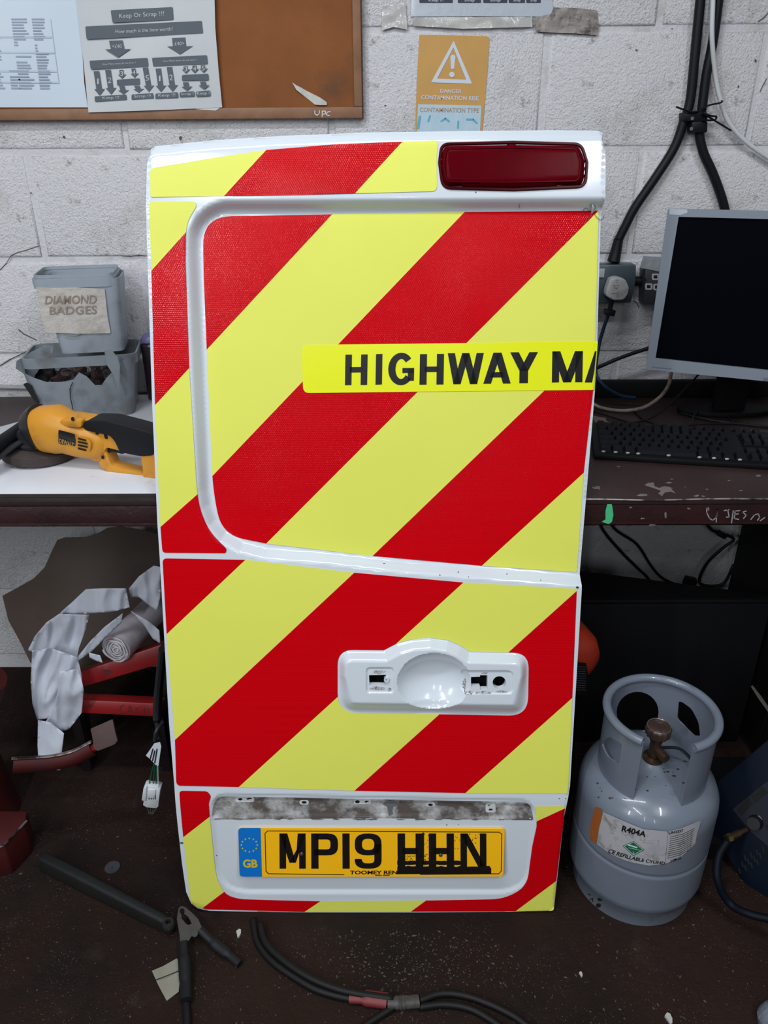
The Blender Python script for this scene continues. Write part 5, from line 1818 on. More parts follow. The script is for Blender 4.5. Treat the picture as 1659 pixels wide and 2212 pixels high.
for l in [[(268, 1523), (261, 1526), (258, 1534), (263, 1540), (271, 1539)], [(275, 1541), (281, 1526), (287, 1541)], [(277, 1536), (285, 1536)], [(299, 1529), (293, 1531), (298, 1536), (293, 1541)], [(312, 1530), (311, 1543)], [(321, 1530), (320, 1543)]]:
    flat_px('pen_letter', strokes([l], 1.8), c2, m_dpen, bo2)
blot('grease_spot', 232, 1452, 14, 7, lambda x, y: on_plane(x, y, Vector((0, 1.44, on_y(250, 1440, 1.44).z)) + n1 * 0.0008, n1), m_dpen, bo1, 16, 0.5)
m_dpost = mat('post_shade_black', (0.010, 0.006, 0.006), 0.6)
# posts that carry the beams, coloured black in place of the shade there
for o, px, Y in ((bo1, (150, 1475), 1.48), (bo1, (345, 1420), 1.48), (bo2, (150, 1525), 1.45), (bo2, (335, 1540), 1.45)):
    p = on_y(*px, Y)
    mk('support_post', box(p.x - 0.012, p.y + 0.012, 0.0, p.x + 0.012, p.y + 0.035, p.z - 0.012), m_dpost, o, bevel=0.002)

# roll of clear polythene bags with a loose tail
m_poly = mat('milky_polythene', (0.78, 0.81, 0.90), 0.28, trans=0.35, ior=1.15, alpha=0.93, bump=(30, 0.25, 0.004))
m_roll = mat('polythene_roll', (0.60, 0.54, 0.58), 0.25, bump=(40, 0.5, 0.004))
ro = tag(empty('polythene_roll', on_y(250, 1430, 1.52)), 'roll of milky polythene bags lying across the red steel beam', 'plastic roll')
ra, rb_ = on_y(250, 1402, 1.44), on_y(338, 1310, 1.62)
rr = (on_y(216, 1402, 1.44) - on_y(284, 1402, 1.44)).length / 2
dv = (rb_ - ra).normalized()
xx, yy = frame_axes(dv)
Mr = Matrix(((xx.x, yy.x, dv.x, ra.x), (xx.y, yy.y, dv.y, ra.y), (xx.z, yy.z, dv.z, ra.z), (0, 0, 0, 1)))
Lr = (rb_ - ra).length
mk('roll_core', lathe([(rr * .99, 0.001), (rr, 0.004), (rr * 1.04, Lr * .3), (rr * 1.0, Lr * .7), (rr * .96, Lr), (0, Lr)], 36, M=Mr), m_roll, ro, sharp=50)
Vs, Fs = [], []
ns = 220
for i in range(ns):     # spiral of layers on the end
    t = i / ns
    a = t * 2 * math.pi * 7
    r_ = rr * (0.10 + 0.89 * t) * (1 + 0.03 * math.sin(5 * a))
    for dz in (-0.003 - 0.002 * math.sin(3 * a), 0.004):
        Vs.append(Mr @ Vector((r_ * math.cos(a), r_ * math.sin(a), dz)))
for i in range(ns - 1):
    Fs.append((2 * i, 2 * i + 2, 2 * i + 3, 2 * i + 1))
sp_ = []
for i in range(ns):
    t = i / ns
    a = t * 2 * math.pi * 6
    r_ = rr * (0.10 + 0.86 * t) * (1 + 0.05 * math.sin(2.3 * a) + 0.03 * math.sin(5.1 * a))
    sp_.append(Mr @ Vector((r_ * math.cos(a), r_ * math.sin(a), -0.001 - 0.002 * math.sin(1.7 * a))))
Vs, Fs = tube(sp_, 0.0017, 6)
mk('layer_spiral', (Vs, Fs), mat('bright_film_edge', (0.62, 0.60, 0.62), 0.2), ro, sharp=180)
mk('roll_end', lathe([(0, 0.0038), (rr * .985, 0.0038)], 36, M=Mr), m_roll, ro)


from mathutils import noise as mnoise


def film(name, poly, Yf, step=9, amp=0.008, s=0.0):
    rnd = [random.uniform(0, 6.28) for _ in range(4)]

    def f(x, y):
        nz = mnoise.noise(Vector((x * 0.020 + rnd[0], y * 0.010 + rnd[1], 0))) * 2.0 + abs(mnoise.noise(Vector((x * 0.030 + y * 0.010, y * 0.008 - x * 0.012, rnd[3])))) * 3.0 + mnoise.noise(Vector((x * 0.05 + rnd[2], y * 0.03, 3.0))) * 0.5
        Y = Yf(x, y) + amp * nz
        return on_y(x, y, Y)
    return sheet_px(name, poly, f, m_poly, fl_o, step=step * 0.6, solid=0.0006, sharp=180)


random.seed(9)
fl_o = tag(empty('loose_polythene', on_y(130, 1700, 1.40)), 'crumpled strip of milky polythene hanging over the red beams', 'plastic sheet')
film('film_fold', [(128, 1326), (150, 1306), (185, 1273), (220, 1271), (272, 1271), (280, 1312), (240, 1322), (180, 1326)], lambda x, y: 1.47, 8, 0.006)
film('film_fold', [(278, 1272), (300, 1245), (332, 1222), (348, 1225), (346, 1290), (338, 1320), (300, 1290), (282, 1290)], lambda x, y: 1.50, 8, 0.006)
film('film_fold', [(60, 1404), (75, 1375), (100, 1345), (128, 1326), (193, 1328), (185, 1360), (170, 1400), (165, 1430), (120, 1440), (85, 1415)], lambda x, y: 1.43, 9, 0.010)
film('film_fold', [(70, 1405), (110, 1400), (168, 1420), (178, 1470), (160, 1490), (128, 1530), (104, 1552), (80, 1555), (70, 1520), (66, 1470)], lambda x, y: 1.395, 8, 0.008)
film('film_fold', [(128, 1450), (170, 1445), (181, 1490), (176, 1540), (150, 1575), (125, 1583), (98, 1560), (112, 1540), (124, 1500)], lambda x, y: 1.375, 8, 0.008)
film('film_fold', [(160, 1428), (195, 1385), (225, 1355), (265, 1325), (262, 1345), (225, 1380), (195, 1410), (168, 1428)], lambda x, y: 1.415, 7, 0.004)
film('film_tail', [(82, 1556), (108, 1560), (138, 1584), (134, 1620), (130, 1664), (112, 1662), (96, 1665), (84, 1660), (81, 1610)], lambda x, y: 1.36 - 0.0002 * (y - 1556), 10, 0.003)
film('film_fold', [(282, 1320), (300, 1330), (325, 1345), (344, 1362), (346, 1390), (330, 1380), (312, 1352)], lambda x, y: 1.40, 8, 0.004)
film('film_fold', [(192, 1410), (216, 1416), (222, 1432), (208, 1428), (193, 1420)], lambda x, y: 1.40, 6, 0.002)

# red press / jack with a foot pedal
m_jk = mat('dark_red_machine_paint', (0.065, 0.002, 0.002), 0.65, vary=(6, 0.4), dirt=(10, 0.55, 0.75, (0.03, 0.008, 0.008), 7))
jk = tag(empty('floor_jack', on_z(20, 1870, 0)), 'dark red garage jack standing by the workbench', 'garage jack')
j0 = on_z(0, 1905, 0)
jx = on_z(66, 1850, 0)
mk('jack_base', prism([(j0.x - 0.25, j0.y - 0.06), (jx.x - 0.02, jx.y - 0.045), (jx.x, jx.y + 0.01), (jx.x - 0.01, jx.y + 0.05), (j0.x - 0.25, jx.y + 0.05)], (1, 0, 0), (0, 1, 0), (0, 0, 1), (0, 0, 0), 0.0, 0.085), m_jk, jk, bevel=0.004)
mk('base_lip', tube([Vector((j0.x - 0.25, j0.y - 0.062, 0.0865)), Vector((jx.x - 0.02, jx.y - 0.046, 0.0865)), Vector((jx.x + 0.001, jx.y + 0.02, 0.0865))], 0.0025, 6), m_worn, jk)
ct = on_y(-40, 1480, jx.y + 0.10)
cb_ = on_y(-52, 1760, jx.y + 0.10)
mk('jack_body', cat(tube([Vector((cb_.x, jx.y + 0.12, 0.0)), Vector((cb_.x - 0.01, jx.y + 0.12, 0.22)), Vector((ct.x - 0.012, jx.y + 0.13, ct.z))], [0.085, 0.075, 0.050], 32)), m_jk, jk)
lv = [(28, 1655), (80, 1652), (120, 1648), (160, 1638), (200, 1618)]
Yl = 1.20
pts = [on_y(x, y, Yl + 0.0003 * (x - 28)) for x, y in lv]
mk('pedal_lever', tube(spline(pts), 0.0105, 10, flat=1.6), m_jk, jk)
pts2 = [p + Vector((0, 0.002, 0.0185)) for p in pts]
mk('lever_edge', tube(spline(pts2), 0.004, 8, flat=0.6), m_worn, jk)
mk('pedal_pad', prism_px(round_poly([(196, 1574), (244, 1553), (250, 1582), (255, 1600), (248, 1608), (212, 1622), (204, 1618), (200, 1590)], 3, 3), on_y(225, 1590, Yl + 0.04), (0.15, -1, 0.75), -0.004, 0.004), mat('rusty_brown_plate', (0.075, 0.042, 0.036), 0.7, vary=(30, 0.3), speck=(300, .1, (.2, .15, .13))), jk, bevel=0.001)
mk('pedal_stem', tube([pts[-1], on_y(222, 1600, Yl + 0.052)], 0.008, 8), m_rs, jk)

# ================================================================ gas cylinder
m_gas = mat('grey_cylinder_paint', (0.165, 0.19, 0.235), 0.30, coat=0.25, vary=(10, 0.12), dirt=(22, 0.62, 0.80, (0.07, 0.065, 0.065), 8), bump=(120, 0.08, 0.001))
m_gasd = mat('grey_paint_dirty', (0.145, 0.165, 0.20), 0.38, vary=(10, 0.2), dirt=(26, 0.60, 0.75, (0.06, 0.055, 0.055), 8))
GS = 1.021
FR0, BR0 = 0.118, 0.131
FR, BR = FR0 * GS, BR0 * GS
fc = on_z(1347, 1992, 0)
GC = Vector((fc.x, fc.y + FR, 0.0))
dirc = Vector((GC.x, GC.y, 0)).normalized()
GC = Vector((fc.x, fc.y, 0)) + dirc * FR
gas = tag(empty('gas_cylinder', GC), 'grey refillable refrigerant gas cylinder standing on the floor by the door', 'gas cylinder')
MG = Matrix.Translation(GC) @ Matrix.Diagonal((GS, GS, GS, 1))
mk('cylinder_body', lathe([(0.105, 0.028), (0.118, 0.034), (0.127, 0.045), (BR0, 0.062), (BR0, 0.067), (BR0, 0.105), (BR0, 0.144), (BR0, 0.148), (BR0 - 0.0015, 0.151), (BR0 - 0.0028, 0.153), (BR0 - 0.0015, 0.156), (BR0, 0.159), (BR0, 0.163), (BR0, 0.20), (BR0, 0.243), (BR0, 0.248), (0.129, 0.264), (0.122, 0.281), (0.108, 0.296), (0.085, 0.308), (0.050, 0.316), (0.022, 0.319), (0.020, 0.322), (0, 0.322)], 96, M=MG), m_gas, gas, sharp=60)
mk('foot_ring', lathe([(FR0 - 0.004, 0.0), (FR0, 0.0), (FR0, 0.030), (FR0 + 0.002, 0.034), (FR0 - 0.006, 0.036), (FR0 - 0.006, 0.004)], 72, M=MG, close=True), m_gasd, gas)
CRr, CZ0, CZ1 = 0.1005 * GS, 0.288 * GS, 0.436 * GS


def cyl_hit(x, y, r, far=False):
    d = ray(x, y)
    o = CAM - GC
    a = d.x ** 2 + d.y ** 2
    b = 2 * (o.x * d.x + o.y * d.y)
    c = o.x ** 2 + o.y ** 2 - r * r
    s = max(b * b - 4 * a * c, 0)
    t = (-b + math.sqrt(s)) / (2 * a) if far else (-b - math.sqrt(s)) / (2 * a)
    p = o + d * t
    return math.atan2(p.y, p.x), p.z


def unw(a, a0):
    while a < a0:
        a += 2 * math.pi
    while a >= a0 + 2 * math.pi:
        a -= 2 * math.pi
    return a


# foot ring holes
for x, y, rx_, ry_ in [(1296, 1943, 5.5, 3.6), (1292.5, 1956, 5.5, 4.6)]:
    flat_px('drain_hole', [ell(x, y, rx_, ry_, 14)], lambda px, py: (lambda az: GC + Vector(((FR + 0.0012) * math.cos(az[0]), (FR + 0.0012) * math.sin(az[0]), az[1])))(cyl_hit(px, py, FR + 0.0012)), m_void, gas)
flat_px('stamped_mark', strokes([[(1270, 1931), (1276, 1934)], [(1274, 1944), (1280, 1940), (1280, 1948)]], 1.6), lambda px, py: (lambda az: GC + Vector(((FR + 0.0012) * math.cos(az[0]), (FR + 0.0012) * math.sin(az[0]), az[1])))(cyl_hit(px, py, FR + 0.0012)), m_void, gas)

# collar: unrolled outline with openings, wrapped on a cylinder
aR, _ = cyl_hit(1502, 1597, CRr)
aRb, _ = cyl_hit(1480, 1706, CRr)
aL, _ = cyl_hit(1394, 1600, CRr)
aLb, _ = cyl_hit(1367, 1717, CRr)
a0 = (aR + aRb) / 2
a0 = a0 if a0 > -math.pi else a0
aend = unw((aL + aLb) / 2, a0)
U0, U1 = 0.0, (aend - a0) * CRr


def cu_(x, y, far):
    a, z = cyl_hit(x, y, CRr, far)
    return ((unw(a, a0 - 0.2) - a0) * CRr, z)


outl = round_poly([(U0, CZ0 - 0.004), (U1, CZ0 - 0.004), (U1, CZ1), (U0, CZ1)], [0.012, 0.012, 0.0, 0.0], 4)
hole_back = [cu_(x, y, True) for x, y in ell(1376, 1536, 47, 44, 28)]
hole_right = round_poly([cu_(x, y, True) for x, y in [(1467, 1514), (1474, 1514), (1496, 1530), (1512, 1560), (1516, 1590), (1500, 1588), (1486, 1574), (1464, 1552)]], 0.006, 4)
hole_left = round_poly([cu_(x, y, False) for x, y in [(1300, 1608), (1308, 1596), (1318, 1592), (1344, 1607), (1338, 1648), (1332, 1648), (1314, 1636)]], 0.004, 4)
hs = [h for h in (hole_back, hole_right, hole_left) if all(U0 + 0.004 < p[0] < U1 - 0.004 and CZ0 < p[1] < CZ1 - 0.002 for p in h)]
V, T = cdt(outl, hs, 0.006)
V, T = compact(V, T)
tri_ = V[T]
cz_ = (tri_[:, 1, 0] - tri_[:, 0, 0]) * (tri_[:, 2, 1] - tri_[:, 0, 1]) - (tri_[:, 1, 1] - tri_[:, 0, 1]) * (tri_[:, 2, 0] - tri_[:, 0, 0])
T = np.where((cz_ < 0)[:, None], T[:, ::-1], T)
Pc = [GC + Vector((CRr * math.cos(a0 + u / CRr), CRr * math.sin(a0 + u / CRr), z)) for u, z in V]
mk('valve_guard', thicken(Pc, T.tolist(), 0.0035), m_gas, gas, sharp=50)
arc = [GC + Vector(((CRr - 0.002) * math.cos(t), (CRr - 0.002) * math.sin(t), CZ1)) for t in np.linspace(a0 + 0.02, aend - 0.02, 60)]
mk('guard_rim', tube(arc, 0.0085, 14), m_gas, gas)
# valve
m_brass = mat('dirty_brass', (0.16, 0.10, 0.06), 0.35, 0.8, vary=(60, 0.4))
m_knob = mat('brown_valve_knob', (0.075, 0.045, 0.038), 0.4, 0.2, vary=(40, 0.4))
vz = 0.322
mk('valve_stem', lathe([(0.020, vz - 0.004), (0.020, vz + 0.004), (0.011, vz + 0.006), (0.0105, vz + 0.045), (0.013, vz + 0.047), (0.013, vz + 0.060), (0, vz + 0.062)], 24, M=MG), m_brass, gas)
mk('valve_outlet', cyl(GC + GS * Vector((0, 0, vz + 0.026)), GC + GS * Vector((0.012, -0.030, vz + 0.026)), 0.0095, 0.0085, 18), m_brass, gas)
kv, kf = [], []
nk = 48
for j, (r, z) in enumerate([(0.010, vz + 0.060), (0.0225, vz + 0.061), (0.0235, vz + 0.075), (0.021, vz + 0.079), (0.010, vz + 0.081), (0.009, vz + 0.079)]):
    for i in range(nk):
        rr_ = r * (1 + (0.035 * (1 if (i // 2) % 2 else -1) if j in (1, 2) else 0))
        kv.append(GC + GS * Vector((rr_ * math.cos(2 * math.pi * i / nk), rr_ * math.sin(2 * math.pi * i / nk), z)))
for j in range(5):
    for i in range(nk):
        kf.append((j * nk + i, j * nk + (i + 1) % nk, (j + 1) * nk + (i + 1) % nk, (j + 1) * nk + i))
kf.append(tuple(range(5 * nk, 6 * nk)))
mk('valve_knob', (kv, kf), m_knob, gas, sharp=50)
tq = [GC + GS * Vector((0.021 * math.cos(t), 0.021 * math.sin(t), vz + 0.0795)) for t in np.linspace(0, 2 * math.pi, 33)]
mk('knob_edge', tube(tq, 0.0009, 6, caps=False), mat('worn_brass_edge', (0.45, 0.36, 0.28), 0.3, 0.8), gas)
wt = [GC + GS * Vector((r * math.cos(t), r * math.sin(t), z)) for r, z, t in [(0.012, .345, 0.3), (0.045, .350, -0.1), (0.070, .335, -0.35), (0.090, .310, -0.5)]]
mk('retaining_strap', tube(spline(wt), 0.003, 8), m_cab, gas)


# wrap-round label
def gmap(o):
    def f(x, y):
        a, z = cyl_hit(x, y, BR + o)
        return GC + Vector(((BR + o) * math.cos(a), (BR + o) * math.sin(a), z))
    return f


m_lab = mat('worn_white_label', (0.42, 0.42, 0.44), 0.5, dirt=(30, 0.55, 0.72, (0.18, 0.16, 0.15), 7), dirt2=(9, 0.6, 0.85, (0.24, 0.25, 0.28), 5))
m_orl = mat('label_orange', (0.36, 0.10, 0.02), 0.5, dirt=(40, 0.62, 0.75, (0.25, 0.22, 0.2), 6))
L1 = sheet_px('paper_label', [(1303, 1754), (1312, 1758), (1350, 1775), (1390, 1791), (1440, 1796), (1443, 1800), (1436, 1866), (1402, 1870), (1360, 1862), (1320, 1846), (1289, 1823), (1294, 1790)], gmap(0.0007), m_lab, gas, step=7)
tag(L1, 'worn white label reading R404A')
L2 = sheet_px('paper_label', [(1444, 1796), (1475, 1788), (1508, 1774), (1514, 1774), (1506, 1800), (1502, 1822), (1488, 1836), (1470, 1852), (1437, 1866)], gmap(0.0007), m_lab, gas, step=7)
sheet_px('orange_band', [(1286, 1743), (1300, 1748), (1298, 1770), (1287, 1823), (1274, 1812), (1276, 1780)], gmap(0.0007), m_orl, gas, step=7)
g1 = gmap(0.0016)
g2 = gmap(0.0021)
text_px('label_text', 'R404A', [(1342, 1796), (1394, 1809), (1397, 1797), (1345, 1783)], g1, m_blk, L1, bold=0.03)
text_px('label_text', 'CE REFILLABLE CYLIND', [(1312, 1842), (1437, 1868), (1437, 1862), (1317, 1833)], lambda x, y: g1(x, y + 4.5 * math.sin((x - 1312) / 125 * math.pi)), m_blk, L1, bold=0.02)
for k in range(3):
    flat_px('label_line', strokes([[(1318, 1790 + 4 * k), (1355, 1803 + 4 * k), (1395, 1813 + 4 * k), (1424, 1816 + 4 * k)]], 0.9), g1, m_smear, L1)
dia = [(1369, 1817), (1392, 1836), (1368, 1849), (1345, 1827)]
sheet_px('green_diamond', dia, gmap(0.0014), mat('label_green', (0.01, 0.13, 0.05), 0.5), L1, step=4)
ctr = (1368.5, 1832)
inn = [(ctr[0] + (x - ctr[0]) * .86, ctr[1] + (y - ctr[1]) * .86) for x, y in dia]
flat_px('diamond_line', strokes([inn + [inn[0]]], 0.9), g2, m_stw, L1)
flat_px('cylinder_symbol', strokes([[(1357, 1825), (1376, 1831)]], 3.0) + strokes([[(1358, 1831), (1383, 1837)]], 0.8), g2, m_stw, L1)
text_px('diamond_number', '2', [(1366, 1845), (1370, 1845), (1370, 1840), (1366, 1840)], g2, m_stw, L1)
text_px('label_text', 'UN3337', [(1445, 1803), (1476, 1797), (1476, 1791), (1445, 1797)], g1, m_blk, L2, bold=0.02)
for k in range(11):
    flat_px('label_line', strokes([[(1448 - 0.6 * k, 1808 + 4.6 * k), (1475 - 0.6 * k, 1802 + 4.5 * k), (1500 - 0.8 * k, 1790 + 4.4 * k)]], 1.0), g1, m_blk, L2)
text_px('label_text', '10KG', [(1449, 1863), (1471, 1856), (1471, 1850), (1449, 1857)], g1, m_blk, L2, bold=0.02)
random.seed(4)
for k in range(34):   # grime flecks round the foot of the guard
    x, y = random.choice([(random.uniform(1385, 1490), random.uniform(1640, 1712)), (random.uniform(1290, 1372), random.uniform(1685, 1735))])
    a_, z_ = cyl_hit(x, y, 0.11)
    # drop the fleck on the domed shoulder
    d = ray(x, y)
    for it in range(60):
        t = 1.2 + it * 0.008
        p = CAM + d * t - GC
        r = math.hypot(p.x, p.y)
        zs = GS * np.interp(r / GS, [0.02, 0.05, 0.085, 0.108, 0.122, 0.129, BR0], [0.319, 0.316, 0.308, 0.296, 0.281, 0.264, 0.248])
        if r < BR and p.z < zs:
            q = GC + Vector((p.x, p.y, zs + 0.0004))
            s_ = random.uniform(0.0006, 0.0022)
            mk('grime_fleck', xf(lathe([(0, .0006), (s_, .0003), (s_ * 1.2, -.0004)], 7), Matrix.Translation(q) @ Matrix.Diagonal((random.uniform(.6, 2), 1, 1, 1))), m_scuff, gas)
            break

# ================================================================ under the bench, right
m_dk = mat('black_plastic_case', (0.006, 0.006, 0.007), 0.6, spec=0.2)
bt_l, bt_r = on_y(1240, 1232, 1.70), on_y(1600, 1286, 1.60)
zx = bt_l.z
bxo = tag(empty('storage_box', Vector((0.62, 1.70, 0))), 'low black storage box under the bench behind the gas cylinder', 'storage box')
bp = [on_z(1225, 1228, zx), on_z(1600, 1284, zx)]
f0 = on_z(1215, 1604, 0.0)
f1 = on_z(1659, 1607, 0.0)
dirb = (bp[1] - bp[0]).normalized()
Y0 = f0.y
xr_ = on_y(1583, 1200, 1.82).x - 0.012
prb = [(0.36, Y0), (xr_, Y0), (xr_, bp[1].y), (bp[0].x - 0.08, bp[0].y + 0.02)]
mk('box_body', prism(prb, (1, 0, 0), (0, 1, 0), (0, 0, 1), (0, 0, 0), 0.002, zx - 0.012), m_dk, bxo, bevel=0.004)
cxb, cyb = np.mean([p[0] for p in prb]), np.mean([p[1] for p in prb])
mk('box_lid', prism([(cxb + (x - cxb) * 1.015, cyb + (y - cyb) * 1.015) for x, y in prb], (1, 0, 0), (0, 1, 0), (0, 0, 1), (0, 0, 0), zx - 0.0115, zx), m_dk, bxo, bevel=0.003)
tw = on_y(1583, 1200, 1.82)
two = tag(empty('computer_tower', Vector((tw.x + 0.10, 1.66, 0))), 'black computer tower standing under the bench by the wall', 'computer')
mk('tower_case', box(tw.x + 0.005, 1.50, 0.01, tw.x + 0.20, 1.82, 0.70), m_dk, two, bevel=0.004)
mk('front_panel', box(tw.x + 0.010, 1.492, 0.02, tw.x + 0.195, 1.4995, 0.69), m_dk, two, bevel=0.003)
for x_ in (0.02, 0.185):
    for y_ in (1.52, 1.80):
        mk('rubber_foot', cyl((tw.x + x_, y_, 0.0), (tw.x + x_, y_, 0.0098), 0.009, n=12), m_cab, two)

UY = WALL_Y - 0.02
wcable('mains_lead', [(1285, 1085, UY), (1300, 1140, UY), (1340, 1190, UY), (1375, 1225, UY), (1402, 1252, UY), (1430, 1300, UY)], 0.0040, m_cab, 'black lead hanging straight down the wall under the bench')
wcable('mains_lead', [(1300, 1085, UY), (1326, 1140, UY), (1375, 1175, UY), (1405, 1220, UY), (1430, 1248, UY), (1470, 1268, UY), (1520, 1300, UY)], 0.0038, m_cab, 'black lead hanging in a bend down the wall under the bench')
wcable('adaptor_lead', [(1510, 1110, UY - .03), (1535, 1142, UY - .03), (1550, 1150, UY - .03), (1585, 1164, UY - .03), (1560, 1185, UY - .03), (1525, 1220, UY - .03), (1512, 1260, UY - .03), (1560, 1262, UY - .03), (1585, 1220, UY - .03)], 0.0042, m_cab, 'black adaptor lead looping under the bench')
p = on_y(1555, 1150, UY - 0.03)
tag(mk('ferrite_block', xf(box(-0.013, -0.007, -0.007, 0.013, 0.007, 0.007), Matrix.Translation(p + Vector((0, -0.012, 0))) @ Matrix.Rotation(math.radians(28), 4, 'Y')), m_cab, bevel=0.002), 'small black inline block on the lead under the bench', 'ferrite block')
p = on_y(1490, 1256, UY - 0.03)
tag(mk('power_adaptor', xf(box(-0.016, -0.010, -0.012, 0.016, 0.010, 0.012), Matrix.Translation(p) @ Matrix.Rotation(math.radians(12), 4, 'Y')), m_cab, bevel=0.003), 'black power adaptor hanging in the leads under the bench', 'power adaptor')

# red canister half behind the door
m_rc = mat('orange_red_canister', (0.50, 0.045, 0.018), 0.4, vary=(8, 0.3))
cc = on_y(1240, 1436, 1.36)
rcr = (on_y(1314, 1436, 1.36) - cc).length
axd = Vector((-0.35, 0.9, 0.12)).normalized()
xx, yy = frame_axes(axd)
can = tag(empty('red_canister', Vector((cc.x, cc.y, 0))), 'round red canister with a black printed label behind the door', 'canister')
Mc = Matrix(((xx.x, yy.x, axd.x, cc.x), (xx.y, yy.y, axd.y, cc.y), (xx.z, yy.z, axd.z, cc.z), (0, 0, 0, 1)))
mk('canister_body', lathe([(0, -0.020), (rcr * .5, -0.016), (rcr * .85, -0.002), (rcr, 0.022), (rcr, 0.085), (rcr * .8, 0.10), (0, 0.105)], 48, M=Mc), m_rc, can, sharp=60)
cpl = lambda o: (lambda x, y: on_plane(x, y, cc - axd * (0.018 + o), axd))
flat_px('canister_label', [[(1222, 1428), (1266, 1432), (1273, 1470), (1270, 1502), (1220, 1500)]], cpl(0.004), m_blk, can)
for k in range(11):
    flat_px('label_line', strokes([[(1246, 1440 + 5 * k), (1265, 1441 + 5 * k)]], 1.0), cpl(0.0048), mat('dim_label_print', (0.12, 0.12, 0.13), 0.6), can)
mk('canister_stand', cat(box(cc.x - 0.06, cc.y + 0.02, 0.0, cc.x + 0.03, cc.y + 0.10, cc.z - rcr + 0.006)), m_dk, can)
# pale stick by the tower
st0, st1 = on_y(1624, 1482, 1.42), on_y(1680, 1562, 1.38)
tag(mk('wooden_stick', tube([st0, st0 + (st1 - st0) * .3, st1], [0.004, 0.0065, 0.006], 10, flat=0.6), mat('dull_stick', (0.085, 0.075, 0.06), 0.6)), 'pale flat stick leaning beside the welding machine', 'stick')

# ================================================================ blue welder at the right edge
m_bl = mat('dark_blue_case', (0.0012, 0.005, 0.014), 0.55, spec=0.2, vary=(8, 0.2))
m_pan = mat('grey_control_panel', (0.016, 0.018, 0.027), 0.6, spec=0.2)
wo = on_z(1560, 1950, 0)
wel = tag(empty('welding_machine', Vector((0.72, 1.16, 0))), 'dark blue welding machine with a grey control panel beside the gas cylinder', 'welding machine')
wn = Vector((-0.62, -0.62, 0.45)).normalized()
wp0 = on_y(1600, 1760, 1.22)
wpl = lambda o: (lambda x, y: on_plane(x, y, wp0 + wn * o, wn))
body = [(1500, 1712), (1545, 1690), (1600, 1645), (1720, 1545), (1850, 1760), (1800, 1960), (1640, 1960), (1590, 1880), (1530, 1790)]
Bf = [wpl(0)(x, y) for x, y in body]
bk = Vector((0.42, 0.08, -0.02))
nb_ = len(Bf)
mk('machine_case', ([b for b in Bf] + [b + bk for b in Bf], [tuple(range(nb_ - 1, -1, -1)), tuple(range(nb_, 2 * nb_))] + [(i, (i + 1) % nb_, (i + 1) % nb_ + nb_, i + nb_) for i in range(nb_)]), m_bl, wel, bevel=0.004, sharp=30)
flat_px('control_panel', [[(1583, 1748), (1646, 1697), (1720, 1640), (1790, 1740), (1700, 1800), (1658, 1827), (1620, 1795)]], wpl(0.0012), m_pan, wel)
for P in [[(1591, 1748), (1618, 1724), (1628, 1737), (1602, 1761)], [(1622, 1722), (1647, 1699), (1659, 1712), (1632, 1735)]]:
    flat_px('display_window', [P], wpl(0.0022), m_void, wel)
kc = wpl(0.0)(1633, 1776)
mk('control_knob', cat(tube([kc + wn * 0.002, kc + wn * 0.020], [0.0155, 0.013], 28)), mat('black_knob', (0.008, 0.008, 0.012), 0.4), wel, sharp=40)
tqs = [(1633 + 13 * math.cos(t), 1776 + 15 * math.sin(t)) for t in np.linspace(-1.2, 2.2, 18)]
mk('knob_ring', tube([wpl(0.0035)(x, y) for x, y in tqs], 0.0012, 6), mat('worn_ring', (0.20, 0.20, 0.22), 0.4), wel)
flat_px('panel_switch', [[(1652, 1784), (1668, 1774), (1680, 1786), (1662, 1796)]], wpl(0.0022), m_void, wel)
for i in range(4):
    for j in range(3):
        x, y = 1606 + 13 * i - 6 * j, 1848 + 14 * j - 6 * i
        flat_px('vent_slot', [[(x, y), (x + 3, y - 2), (x + 7, y + 10), (x + 4, y + 12)]], wpl(0.0015), m_void, wel)
h0, h1 = wpl(0.02)(1612, 1792), wpl(0.055)(1578, 1808)
mk('hose_fitting', cat(tube([h0, h0 + (h1 - h0) * .4, h0 + (h1 - h0) * .45, h1], [0.0055, 0.0055, 0.008, 0.008], 12)), m_brass, wel)
mk('fitting_nut', tube([h1, h1 + (h1 - h0) * 0.25], 0.0095, 6), mat('bright_brass', (0.38, 0.26, 0.10), 0.3, 0.9), wel)
mk('machine_base', box(0.68, 1.20, 0.0, 0.98, 1.46, 0.05), m_dk, wel, bevel=0.004)
wcable('welding_hose', [(1572, 1815, 1.12), (1552, 1850, 1.10), (1550, 1900, 1.07), (1575, 1950, 1.05), (1620, 1975, 1.02), (1690, 1990, 1.0)], 0.008, mat('dark_blue_hose', (0.002, 0.003, 0.008), 0.6, spec=0.2), 'dark blue hose looping below the welding machine', 'hose')
# pale bag corner at the picture's edge
q = on_z(1650, 2200, 0)
tag(mk('crumpled_bag', xf(lathe([(0, 0.05), (0.018, 0.048), (0.032, 0.036), (0.040, 0.018), (0.036, 0.0)], 18), Matrix.Translation(q + Vector((0.022, -0.01, 0.0))) @ Matrix.Diagonal((1.0, 0.8, 1.0, 1))), mat('pale_blue_grey_film', (0.16, 0.18, 0.22), 0.4, bump=(40, .6, .01))), 'small pale crumpled bag lying on the floor near the hose', 'bag')

